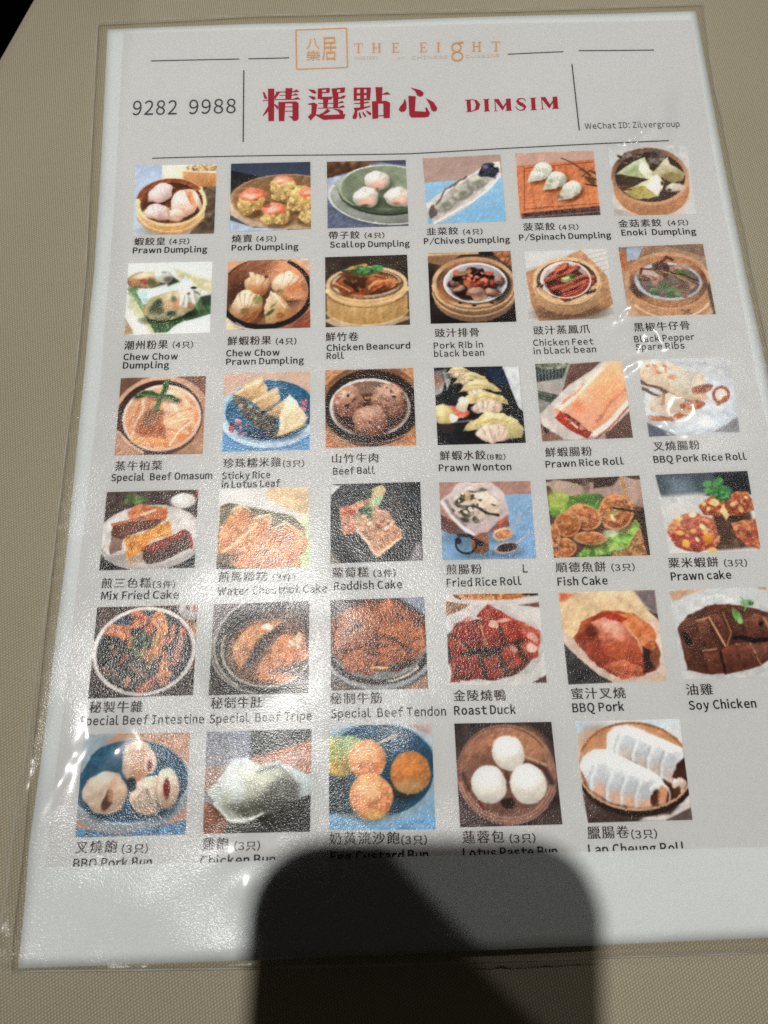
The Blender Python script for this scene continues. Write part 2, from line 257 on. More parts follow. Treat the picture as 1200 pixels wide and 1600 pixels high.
 [(104.14, -10.13), (104.34, -10.13), (104.3, -11.04), (104.11, -10.87)],
 [(104.02, -13.42), (104.23, -13.18), (104.19, -14.16), (103.99, -14.15)],
 [(103.49, -11.67), (103.69, -11.52), (103.65, -12.67), (103.46, -12.5)],
 [(112.01, -10.37), (112.6, -10.39), (112.42, -14.42), (111.83, -14.4)],
 [(111.65, -10.23), (114.15, -10.3), (114.14, -10.57), (111.64, -10.49)],
 [(111.48, -14.26), (113.97, -14.33), (113.95, -14.6), (111.46, -14.52)],
 [(112.22, -12.22), (113.47, -12.26), (113.46, -12.53), (112.21, -12.49)],
 [(113.95, -10.43), (114.15, -10.44), (114.1, -11.34), (113.92, -11.17)],
 [(113.8, -13.72), (114.01, -13.48), (113.96, -14.46), (113.76, -14.46)],
 [(113.29, -11.98), (113.49, -11.82), (113.44, -12.97), (113.25, -12.8)],
 [(118.0, -10.55), (118.59, -10.57), (118.38, -14.6), (117.79, -14.58)],
 [(117.64, -10.41), (118.96, -10.45), (118.94, -10.71), (117.63, -10.67)],
 [(117.44, -14.44), (118.75, -14.48), (118.74, -14.74), (117.43, -14.7)],
 [(130.43, -10.88), (131.02, -10.89), (130.77, -14.94), (130.18, -14.92)],
 [(132.47, -10.93), (133.06, -10.94), (132.8, -14.98), (132.21, -14.97)],
 [(130.61, -12.74), (132.65, -12.79), (132.63, -13.05), (130.59, -13.0)],
 [(130.14, -10.74), (131.33, -10.77), (131.31, -11.03), (130.13, -11.0)],
 [(129.89, -14.78), (131.07, -14.81), (131.05, -15.08), (129.87, -15.05)],
 [(132.18, -10.79), (133.37, -10.81), (133.35, -11.08), (132.17, -11.05)],
 [(131.92, -14.83), (133.1, -14.86), (133.08, -15.12), (131.9, -15.1)],
 [(138.33, -11.04), (138.92, -11.05), (138.63, -15.11), (138.04, -15.1)],
 [(137.12, -10.89), (140.15, -10.94), (140.13, -11.21), (137.1, -11.15)],
 [(137.11, -11.02), (137.31, -11.02), (137.24, -12.02), (137.05, -11.85)],
 [(139.95, -11.07), (140.14, -11.07), (140.08, -11.9), (139.87, -12.07)],
 [(137.76, -14.96), (138.94, -14.98), (138.92, -15.24), (137.74, -15.22)],
 [(126.32, -13.0), (126.22, -13.58), (125.73, -13.39), (125.8, -12.98)],
 [(126.22, -13.58), (126.01, -14.1), (125.57, -13.76), (125.73, -13.39)],
 [(126.01, -14.1), (125.69, -14.55), (125.35, -14.07), (125.57, -13.76)],
 [(125.69, -14.55), (125.29, -14.89), (125.06, -14.31), (125.35, -14.07)],
 [(125.29, -14.89), (124.84, -15.09), (124.74, -14.45), (125.06, -14.31)],
 [(124.84, -15.09), (124.36, -15.15), (124.4, -14.49), (124.74, -14.45)],
 [(124.36, -15.15), (123.89, -15.05), (124.06, -14.42), (124.4, -14.49)],
 [(123.89, -15.05), (123.46, -14.81), (123.75, -14.25), (124.06, -14.42)],
 [(123.46, -14.81), (123.1, -14.44), (123.49, -13.99), (123.75, -14.25)],
 [(123.1, -14.44), (122.83, -13.97), (123.3, -13.66), (123.49, -13.99)],
 [(122.83, -13.97), (122.68, -13.43), (123.19, -13.28), (123.3, -13.66)],
 [(122.68, -13.43), (122.65, -12.85), (123.17, -12.87), (123.19, -13.28)],
 [(122.65, -12.85), (122.74, -12.28), (123.24, -12.47), (123.17, -12.87)],
 [(122.74, -12.28), (122.96, -11.75), (123.39, -12.1), (123.24, -12.47)],
 [(122.96, -11.75), (123.27, -11.3), (123.62, -11.78), (123.39, -12.1)],
 [(123.27, -11.3), (123.67, -10.96), (123.9, -11.54), (123.62, -11.78)],
 [(123.67, -10.96), (124.13, -10.75), (124.23, -11.4), (123.9, -11.54)],
 [(124.13, -10.75), (124.61, -10.7), (124.57, -11.36), (124.23, -11.4)],
 [(124.61, -10.7), (125.08, -10.79), (124.91, -11.43), (124.57, -11.36)],
 [(125.08, -10.79), (125.51, -11.04), (125.22, -11.6), (124.91, -11.43)],
 [(125.51, -11.04), (125.87, -11.41), (125.48, -11.86), (125.22, -11.6)],
 [(125.87, -11.41), (126.14, -11.88), (125.67, -12.19), (125.48, -11.86)],
 [(126.14, -11.88), (126.29, -12.42), (125.77, -12.57), (125.67, -12.19)],
 [(126.29, -12.42), (126.32, -13.0), (125.8, -12.98), (125.77, -12.57)],
 [(126.68, -16.97), (126.57, -17.56), (126.08, -17.37), (126.15, -16.94)],
 [(126.57, -17.56), (126.33, -18.1), (125.9, -17.75), (126.08, -17.37)],
 [(126.33, -18.1), (125.97, -18.56), (125.63, -18.08), (125.9, -17.75)],
 [(125.97, -18.56), (125.52, -18.9), (125.29, -18.32), (125.63, -18.08)],
 [(125.52, -18.9), (125.0, -19.11), (124.9, -18.47), (125.29, -18.32)],
 [(125.0, -19.11), (124.46, -19.16), (124.49, -18.51), (124.9, -18.47)],
 [(124.46, -19.16), (123.92, -19.06), (124.09, -18.44), (124.49, -18.51)],
 [(123.92, -19.06), (123.43, -18.81), (123.72, -18.26), (124.09, -18.44)],
 [(123.43, -18.81), (123.02, -18.43), (123.41, -17.98), (123.72, -18.26)],
 [(123.02, -18.43), (122.71, -17.94), (123.18, -17.64), (123.41, -17.98)],
 [(122.71, -17.94), (122.54, -17.38), (123.05, -17.24), (123.18, -17.64)],
 [(122.54, -17.38), (122.5, -16.79), (123.02, -16.81), (123.05, -17.24)],
 [(122.5, -16.79), (122.6, -16.2), (123.1, -16.39), (123.02, -16.81)],
 [(122.6, -16.2), (122.84, -15.66), (123.27, -16.0), (123.1, -16.39)],
 [(122.84, -15.66), (123.2, -15.19), (123.54, -15.67), (123.27, -16.0)],
 [(123.2, -15.19), (123.65, -14.85), (123.88, -15.43), (123.54, -15.67)],
 [(123.65, -14.85), (124.17, -14.64), (124.27, -15.28), (123.88, -15.43)],
 [(124.17, -14.64), (124.72, -14.59), (124.68, -15.24), (124.27, -15.28)],
 [(124.72, -14.59), (125.26, -14.69), (125.08, -15.31), (124.68, -15.24)],
 [(125.26, -14.69), (125.75, -14.94), (125.45, -15.49), (125.08, -15.31)],
 [(125.75, -14.94), (126.16, -15.32), (125.76, -15.77), (125.45, -15.49)],
 [(126.16, -15.32), (126.46, -15.81), (125.99, -16.12), (125.76, -15.77)],
 [(126.46, -15.81), (126.64, -16.37), (126.13, -16.52), (125.99, -16.12)],
 [(126.64, -16.37), (126.68, -16.97), (126.15, -16.94), (126.13, -16.52)],
 [(125.48, -10.49), (127.12, -10.55), (127.08, -11.21), (125.43, -11.31)]]}

# ---------------------------------------------------------------- printed pictures
PW, PH = 132, 118
_u = (np.arange(PW) + .5) / PW
_v = (np.arange(PH) + .5) / PH
PX, PY = np.meshgrid(_u, _v)

def hx(c):
    return np.array([int(c[i:i + 2], 16) for i in (0, 2, 4)], float) / 255

def smooth01(t):
    t = np.clip(t, 0, 1)
    return t * t * (3 - 2 * t)

class Pic:
    """a small painted picture: what the menu's printer laid on the paper"""
    def __init__(s, seed, bg, bg2=None, d=(0, 1), m=.03, ms=8):
        s.r = np.random.RandomState(seed)
        s.a = np.zeros((PH, PW, 3))
        s.clip = None
        s.put(np.ones((PH, PW)), bg, bg2, np.clip(PX * d[0] + PY * d[1], 0, 1), m, ms)

    def nz(s, n, oct=2):
        out = 0
        amp = 1.
        for o in range(oct):
            k = int(n * 2 ** o) + 3
            g = s.r.uniform(-1, 1, (k, k))
            x = PX * (k - 2); y = PY * (k - 2)
            xi = x.astype(int); yi = y.astype(int)
            fx = smooth01(x - xi); fy = smooth01(y - yi)
            out = out + amp * ((g[yi, xi] * (1 - fx) + g[yi, xi + 1] * fx) * (1 - fy)
                               + (g[yi + 1, xi] * (1 - fx) + g[yi + 1, xi + 1] * fx) * fy)
            amp *= .6
        return out

    def put(s, mask, c, c2=None, t=None, m=.06, ms=14, mc=None, a=1):
        base = np.ones((PH, PW, 3)) * hx(c)
        if c2:
            base = base * (1 - t[..., None]) + hx(c2) * t[..., None]
        if m:
            base = base * (1 + m * s.nz(ms))[..., None]
        for q in ([mc] if isinstance(mc, str) else (mc or [])):
            k = smooth01((s.nz(ms * 1.5) + .15) / 1.0)[..., None] * .7
            base = base * (1 - k) + hx(q) * k
        mask = mask * a
        if s.clip is not None:
            mask = mask * s.clip
        s.a = s.a * (1 - mask[..., None]) + np.clip(base, 0, 1) * mask[..., None]

    def loc(s, cx, cy, rx, ry, rot, w, ws=6):
        x = PX - cx; y = PY - cy
        if w:
            x = x + w * s.nz(ws); y = y + w * s.nz(ws)
        q = math.radians(rot); c, n = math.cos(q), math.sin(q)
        return (x * c + y * n) / rx, (-x * n + y * c) / ry

    def e(s, cx, cy, rx, ry, c, c2=None, rot=0, s_=.02, w=0, d=(.35, .9), rad=False, ws=6, **k):
        x, y = s.loc(cx, cy, rx, ry, rot, w, ws)
        r = np.sqrt(x * x + y * y)
        mask = smooth01((1 - r) * min(rx, ry) / s_ + .5)
        if rad:
            t = np.clip(r, 0, 1) ** 2
        else:
            t = np.clip(.42 + .5 * ((PX - cx) / max(rx, ry) * d[0] + (PY - cy) / max(rx, ry) * d[1]) * 1.3 + .3 * np.clip(r, 0, 1) ** 5, 0, 1)
        s.put(mask, c, c2, t, **k)
        return mask

    def p(s, pts, c, c2=None, s_=.02, w=0, d=(.2, 1), ws=6, **k):
        x = PX; y = PY
        if w:
            x = x + w * s.nz(ws); y = y + w * s.nz(ws)
        dist = np.full(x.shape, 9.); ins = np.zeros(x.shape, bool)
        n = len(pts)
        for i in range(n):
            x0, y0 = pts[i]; x1, y1 = pts[(i + 1) % n]
            dx, dy = x1 - x0, y1 - y0
            t = np.clip(((x - x0) * dx + (y - y0) * dy) / (dx * dx + dy * dy + 1e-9), 0, 1)
            dist = np.minimum(dist, np.hypot(x - x0 - t * dx, y - y0 - t * dy))
            if y0 != y1:
                ins ^= ((y0 > y) != (y1 > y)) & (x < (y - y0) / (y1 - y0) * dx + x0)
        sd = np.where(ins, dist, -dist)
        mask = smooth01(sd / s_ + .5)
        P = np.array(pts); lo = P.min(0); sz = np.maximum(P.max(0) - lo, .01)
        t = np.clip(((PX - lo[0]) / sz[0] * d[0] + (PY - lo[1]) / sz[1] * d[1]), 0, 1)
        s.put(mask, c, c2, t, **k)
        return mask

    def l(s, pts, wd, c, c2=None, s_=.015, w=0, **k):
        x = PX; y = PY
        if w:
            x = x + w * s.nz(6); y = y + w * s.nz(6)
        dist = np.full(x.shape, 9.)
        for (x0, y0), (x1, y1) in zip(pts, pts[1:]):
            dx, dy = x1 - x0, y1 - y0
            t = np.clip(((x - x0) * dx + (y - y0) * dy) / (dx * dx + dy * dy + 1e-9), 0, 1)
            dist = np.minimum(dist, np.hypot(x - x0 - t * dx, y - y0 - t * dy))
        s.put(smooth01((wd / 2 - dist) / s_ + .5), c, c2, PY, **k)

    def ring(s, cx, cy, rx, ry, wd, c, c2=None, rot=0, s_=.015, a0=None, a1=None, d=(.3, .9), **k):
        x, y = s.loc(cx, cy, rx, ry, rot, 0)
        r = np.sqrt(x * x + y * y)
        mask = smooth01((wd / 2 - abs(r - 1) * min(rx, ry)) / s_ + .5)
        if a0 is not None:
            an = np.degrees(np.arctan2(y, x)) % 360
            mask = mask * (((an - a0) % 360) < ((a1 - a0) % 360))
        s.put(mask, c, c2, np.clip(.5 + .5 * (x * d[0] + y * d[1]), 0, 1), **k)

    def sc(s, n, cx, cy, rx, ry, size, cols, asp=1.6, c2=None, a=1, m=.15):
        for i in range(n):
            q = s.r.uniform(0, 2 * math.pi); r = math.sqrt(s.r.uniform(0, 1))
            z = size * s.r.uniform(.6, 1.4)
            c = cols[s.r.randint(len(cols))]
            s.e(cx + rx * r * math.cos(q), cy + ry * r * math.sin(q), z * asp, z, c, c2 if c2 else None,
                rot=s.r.uniform(0, 180), s_=min(.02, z), w=z * .3, m=m, a=a)

    def steamer(s, cx, cy, rx, ry, h, wall, wall2, rim, inner, inner2):
        """round bamboo steamer: side wall, rim ring, hollow"""
        s.p([(cx + rx, cy)] + arc(cx, cy + h, rx * .98, ry, 0, 180, 16) + [(cx - rx, cy)], wall, wall2, m=.05)
        s.e(cx, cy, rx, ry, rim, wall, m=.04)
        s.e(cx, cy + .01, rx * .9, ry * .87, inner, inner2, m=.06, d=(.2, -.9))

    def gao(s, cx, cy, rx, ry, rot, c, c2, n):
        """one pleated dumpling: soft shade below, body, pleats fanning from its seam, a highlight"""
        q = math.radians(rot); co, si = math.cos(q), math.sin(q)
        def at(a, b):
            return (cx + a * rx * co - b * ry * si, cy + a * rx * si + b * ry * co)
        s.e(cx + .01, cy + ry * .35, rx * 1.03, ry, '3f281c', a=.55, s_=.07, rot=rot)
        s.e(cx, cy, rx, ry, c, c2, rot=rot, w=.022, m=.05)
        for i in range(n):
            t = (i - (n - 1) / 2) / n * 1.5
            s.l([at(t, -.85), at(t * .55, -.05)], .014, c2, a=.6, s_=.025, w=.012)
            s.l([at(t + .13, -.85), at(t * .55 + .08, -.1)], .012, 'ffffff', a=.35, s_=.025, w=.012)
        x, y = at(-.2, -.3)
        s.e(x, y, rx * .4, ry * .3, 'ffffff', a=.3, s_=.1)

    def done(s):
        a = s.a
        # edges as a lens and a dot screen leave them: a little ragged
        xi = np.clip(np.arange(PW)[None] + np.rint(s.nz(30) * .55).astype(int), 0, PW - 1)
        yi = np.clip(np.arange(PH)[:, None] + np.rint(s.nz(30) * .55).astype(int), 0, PH - 1)
        a = a[yi, xi]
        # fine relief of food and bamboo, strongest where the colour is strong
        sat = a.max(2) - a.min(2)
        h = s.nz(22, 3)
        rel = (np.roll(h, 1, 1) - h) + (np.roll(h, 1, 0) - h)
        w = np.clip(.25 + sat * 2.2, 0, 1) * np.clip(a.mean(2) * 2.2, .3, 1)
        g = a * np.clip(1 + (.07 + .13 * np.clip((.62 - a.mean(2)) * 5, 0, 1)) * rel * w, .6, 1.5)[..., None]
        g = g + (np.clip(rel - .6, 0, 1) * w * .10)[..., None]
        g = g * (1 + .025 * s.r.normal(0, 1, a.shape[:2]))[..., None]
        q = np.pad(g, ((1, 1), (1, 1), (0, 0)), 'edge')          # the print is a little soft
        g = .6 * g + .1 * (q[:-2, 1:-1] + q[2:, 1:-1] + q[1:-1, :-2] + q[1:-1, 2:])
        y = (g @ (.3, .59, .11))[..., None]
        g = ((y + .93 * (g - y)) - .55) * 1.14 + .55                      # cheap office printer: a little dull
        return np.clip(g, 0, 1)

def arc(cx, cy, rx, ry, a0, a1, n=14):
    return [(cx + rx * math.cos(math.radians(a0 + (a1 - a0) * i / n)), cy + ry * math.sin(math.radians(a0 + (a1 - a0) * i / n))) for i in range(n + 1)]

D = {}
def dish(f):
    D[f.__name__] = f
    return f

@dish
def prawn_dumpling():
    p = Pic(1, 'b4c1d3', 'c6cfda')
    p.p([(.33, 0), (1, 0), (1, .4), (.6, .35), (.33, .24)], 'f0e6d3', 'e6d3b6')
    p.p([(.58, .1), (1, .13), (1, .36), (.86, .34), (.6, .28)], 'd3a87c', 'b98758')
    p.e(.85, .05, .24, .05, 'cdb895', m=.25, ms=30, mc='8c7352')
    p.p([(.84, .33), (1, .33), (1, 1), (.7, 1), (.82, .7)], '857361', '5f5044', m=.25)
    p.e(.5, .95, .42, .1, '8a7a68', a=.5, s_=.1)
    p.steamer(.46, .54, .43, .34, .12, 'efd9b4', 'c79f6e', 'f0dfc0', 'b47a52', '5c3624')
    p.ring(.45, .53, .39, .3, .06, '95553a', 'b98256', a0=185, a1=330)
    p.e(.2, .62, .1, .14, '51301f', a=.75, s_=.1)
    p.e(.5, .62, .3, .2, '6a4431', a=.6, s_=.12)
    p.gao(.32, .42, .17, .13, -18, 'f3eae8', 'b99a92', 4)
    p.gao(.31, .69, .18, .11, 12, 'f1e6e2', 'b8968a', 4)
    p.gao(.62, .56, .17, .2, 20, 'f4ebe6', 'c9a796', 4)
    p.e(.52, .73, .12, .09, 'efe0d6', 'c09c86', w=.02)
    p.e(.72, .5, .045, .15, 'dd9468', 'e6aa82', rot=-22, w=.02, a=.9); p.e(.78, .53, .035, .16, 'f5ece4', 'd9b8a4', rot=-20, a=.9); p.e(.66, .46, .016, .12, 'd58a5c', rot=-22, a=.7)
    p.l([(.42, .66), (.44, .77)], .025, 'a37a68', a=.6, s_=.03)
    p.ring(.46, .54, .42, .33, .03, 'f2e1c0', 'e6cc9f', a0=5, a1=190)
    p.ring(.46, .66, .43, .34, .012, 'b98f60', a0=15, a1=165); p.ring(.46, .62, .43, .34, .012, 'f3e2c0', a0=15, a1=165, a=.7)
    return p.done()

@dish
def pork_dumpling():
    p = Pic(2, '4a5264', '5a6377')
    p.p([(0, .1), (.35, .2), (.2, .38), (0, .45)], '35353c', '4a4238', m=.2)
    p.p([(0, .83), (.3, .95), (.7, .97), (.7, 1), (0, 1)], 'b9c6d4')
    p.e(.72, .57, .74, .39, 'c5ab90', 'a0856b', rot=2)
    p.e(.72, .54, .69, .345, '8d6d50', 'a3805e', rot=2, d=(0, .9))
    p.p([(.0, .55), (.05, .67), (.3, .86), (.7, .93), (1, .92), (1, 1), (.7, .99), (.25, .93), (0, .75)], 'e0cdb6', 'bda488')
    for cx, cy, rx, ry, sh in ((.66, .41, .17, .17, 0), (.25, .6, .16, .17, 0), (.57, .78, .19, .15, 0), (.88, .57, .17, .19, 0), (.95, .82, .13, .1, 0)):
        p.e(cx + .02, cy + .05, rx * 1.05, ry, '5c4128', a=.6, s_=.06)
        p.e(cx, cy, rx, ry, 'd8c084', 'a08050', w=.035, m=.15, ms=18, mc='ecdca4')
    for cx, cy, rx, ry in ((.66, .27, .13, .07), (.27, .46, .17, .085), (.55, .69, .15, .08), (.97, .44, .13, .08)):
        p.e(cx, cy, rx, ry, 'f0b49c', 'd0603f', rot=-8, w=.03, m=.12, mc='e0835f')
        p.e(cx - .02, cy + .02, rx * .6, ry * .45, 'f6ddd2', rot=-8, a=.7, s_=.05, w=.02)
    p.e(.6, .47, .05, .04, 'b0a070', a=.8); p.e(.45, .62, .05, .05, '7c5538', a=.6)
    return p.done()

@dish
def scallop_dumpling():
    p = Pic(3, '8b92a8', '6d748c', m=.12, ms=24)
    p.p([(0, .0), (.7, 0), (.3, .16), (.0, .25)], '80604a', '4e392c', m=.2)
    p.p([(.5, 0), (1, 0), (1, .08)], '5a586e')
    p.p([(0, .26), (.25, .2), (.1, .5), (0, .6)], 'b4bccb', m=.1)
    p.e(.72, .63, .72, .38, '5c6070', a=.6, s_=.1, rot=8)
    p.e(.72, .58, .71, .39, 'bfc1bb', '868983', rot=8)
    p.ring(.72, .575, .7, .385, .015, 'd6d8d3', rot=8, a0=60, a1=200)
    p.e(.74, .47, .6, .37, '4f5b4b', '3d483b', rot=4)
    p.e(.74, .44, .6, .37, 'bcc2ab', '58654f', rot=4)
    p.e(.75, .42, .565, .335, '7c8672', 'a7ad98', rot=4, d=(.6, .5))
    p.e(.62, .64, .4, .11, '4b5545', a=.65, s_=.12)
    p.ring(.74, .43, .585, .355, .02, 'd0d5c2', '8e987f', rot=4, a0=130, a1=330)
    for cx, cy, r in ((.63, .31, 10), (.48, .56, -15), (.88, .56, 20)):
        p.e(cx + .02, cy + .07, .17, .13, '3e4738', a=.6, s_=.08)
        p.e(cx, cy, .165, .15, 'e9e4de', '9c978b', rot=r, w=.02)
        p.e(cx + .01, cy + .03, .115, .09, 'f1e0d8', 'd2aa98', rot=r, w=.03, s_=.06, a=.9)
        p.e(cx - .02, cy + .05, .06, .045, 'e0ac96', a=.7, s_=.06, w=.02)
        for i in range(6):
            t = math.radians(200 + i * 28 + r)
            p.l([(cx + .15 * math.cos(t), cy + .135 * math.sin(t)), (cx + .07 * math.cos(t), cy + .06 * math.sin(t))], .012, 'b8b0a4' if i % 2 else 'fbf9f6', a=.6, s_=.025)
        p.e(cx - .06, cy - .06, .06, .04, 'ffffff', a=.6, s_=.06)
    p.e(.47, .68, .05, .02, '57503f', a=.8, s_=.03); p.e(.63, .45, .03, .035, '9c7e66', a=.7, s_=.03); p.e(.86, .66, .04, .02, '7c6a4c', a=.6, s_=.03)
    return p.done()

@dish
def chives_dumpling():
    p = Pic(4, 'b29a92', 'c0a69c', m=.03)
    p.p([(0, .38), (1, .33), (1, 1), (0, 1)], '9fc2d8', '8fb8d2', m=.02)
    p.p([(.02, .88), (.0, .7), (.25, .5), (.6, .28), (.86, .12), (.98, .1), (.98, .33), (.8, .55), (.5, .78), (.2, .97), (.08, 1)], 'e3e0dc', 'c9c4c0', w=.008)
    p.p([(.06, .9), (.05, .75), (.3, .52), (.62, .31), (.85, .2), (.88, .36), (.6, .62), (.3, .82), (.12, .94)], 'b3aba6', 'c5bcb6', m=.1)
    p.e(.08, .82, .05, .1, '6f625e', w=.02, rot=10)
    for cx, cy in ((.24, .71), (.47, .55), (.67, .4)):
        p.e(cx, cy + .03, .14, .085, '8d857f', a=.8, s_=.05, rot=-25)
        p.e(cx, cy, .135, .095, 'd3d0c6', '8b8a80', rot=-22, w=.025, m=.12, mc='b6b5a6')
        p.e(cx + .01, cy + .01, .06, .035, '7b7e70', rot=-22, a=.7, s_=.04)
    p.l([(.14, .7), (.26, .52), (.4, .42), (.56, .3)], .03, '7a6a66', w=.03, a=.8)
    p.e(.87, .24, .13, .12, '454656', '32323e', w=.04, m=.3, ms=22, mc='5c5e73')
    p.e(.93, .17, .03, .025, 'cfcfc8'); p.e(.8, .19, .03, .03, '80808c', w=.02)
    p.l([(.08, .99), (.3, .86), (.6, .68), (.85, .48), (.98, .3)], .022, 'efeeea')
    return p.done()

@dish
def spinach_dumpling():
    p = Pic(5, 'c3a597', 'c9aa9b')
    p.p([(0, .2), (1, .14), (1, .92), (0, .95)], 'c6805a', 'd08e64', m=.06)
    for i in range(9):
        x = .05 + .115 * i
        p.l([(x, .22), (x + .03, .92)], .02, 'b0663f' if i % 2 else 'da9b70', a=.5, s_=.03)
    p.l([(.1, .24), (.97, .18)], .012, '8d4a2e'); p.l([(.1, .24), (.06, .88)], .012, '9c5636'); p.l([(.06, .86), (1, .82)], .012, '9c5636')
    p.p([(.02, .92), (1, .86), (1, 1), (.02, 1)], '6f5248', '59403a', m=.25, ms=30)
    p.l([(.02, .985), (1, .95)], .02, '8896a4', a=.6)
    p.l([(.58, .1), (.7, .17), (.85, .3), (.98, .5)], .014, '5d4434')
    for a, b in ((.85, .3), (.9, .38), (.93, .45), (.88, .42), (.97, .35), (.95, .5), (.9, .5)):
        p.e(a, b, .055, .02, '7c5a3c', '60432e', rot=35, w=.03)
    p.l([(.86, .52), (1, .56)], .02, '4b3528'); p.l([(.82, .4), (.98, .28)], .015, '6b4a32')
    for cx, cy in ((.29, .3), (.47, .44), (.65, .6)):
        p.e(cx + .02, cy + .07, .17, .1, '6e3a24', a=.75, s_=.07, rot=-30)
        p.e(cx + .03, cy - .01, .135, .12, 'f2f1ea', 'a3a596', rot=-35, w=.015, mc='d9dccf')
        for i in range(4):
            p.l([(cx - .06 + .05 * i, cy - .1 + .02 * i), (cx - .02 + .035 * i, cy + .02 + .01 * i)], .012, 'a9aa9a', a=.6, s_=.025)
        p.p([(cx - .17, cy + .15), (cx - .1, cy - .02), (cx + .05, cy + .02), (cx + .02, cy + .13)], 'e8e6dd', 'c4bfb4', w=.01)
    p.e(.42, .44, .035, .03, '7c8a62', a=.55, s_=.04, w=.02); p.e(.39, .52, .04, .02, '97a07c', a=.6, s_=.04, w=.02); p.e(.53, .69, .04, .025, '6c7058', a=.6, s_=.03, w=.02); p.e(.6, .62, .06, .04, 'b4b9a5', a=.6, s_=.04)
    return p.done()

@dish
def enoki_dumpling():
    p = Pic(6, 'c3c2c2', 'c9c7c6')
    p.p([(.7, 0), (1, 0), (1, .3), (.9, .2)], 'c7c6c6'); p.p([(0, .88), (.3, 1), (0, 1)], 'b9b0aa')
    p.steamer(.49, .44, .48, .42, .17, 'cfa685', 'b28562', '7a5a48', '584840', '4d3d35')
    p.ring(.49, .43, .46, .41, .035, '705242', '836450', a0=0, a1=360)
    p.ring(.49, .62, .475, .42, .014, 'e2bf9c', a0=10, a1=170)
    p.sc(40, .45, .2, .36, .12, .02, ['6b5d55', '4a3f3a', '7c6e66', '8d8279'], 2)
    p.e(.62, .13, .1, .09, '5d5450', '7a716c', w=.03, m=.3, ms=24)
    p.p([(.06, .4), (.25, .26), (.45, .16), (.5, .3), (.5, .46), (.36, .47), (.2, .42)], 'e4e3cf', 'a5ab86', w=.02, mc='c5c9a8')
    p.e(.3, .36, .13, .06, '8fa070', 'b7bf95', rot=-25, a=.7, s_=.06, w=.03)
    p.e(.44, .38, .07, .12, 'f2f0e2', 'cfceb8', rot=-15, w=.02)
    p.p([(.5, .42), (.62, .27), (.72, .15), (.76, .27), (.92, .42), (.88, .5), (.7, .48)], 'ece8d4', 'a89f7d', w=.02)
    p.e(.77, .44, .14, .08, '8f8158', 'ac9c6e', rot=10, w=.03, a=.9)
    p.p([(.12, .65), (.4, .52), (.58, .42), (.66, .55), (.56, .75), (.35, .74)], 'efece0', 'c5bb8e', w=.015)
    p.e(.36, .67, .18, .085, 'a39552', 'c4b878', rot=8, w=.02, a=.9)
    p.p([(.42, .58), (.6, .44), (.63, .6), (.56, .74)], 'f3f1ea', 'dfdccd', w=.015)
    p.e(.78, .62, .12, .06, 'ddd6cb', 'b8afa2', rot=-15, w=.02); p.e(.71, .65, .025, .02, '4b4038'); p.e(.63, .55, .02, .03, '5b4c40')
    p.l([(.1, .58), (.2, .58)], .02, '8d5a44'); p.l([(.12, .62), (.24, .63)], .02, '7d4a38')
    return p.done()

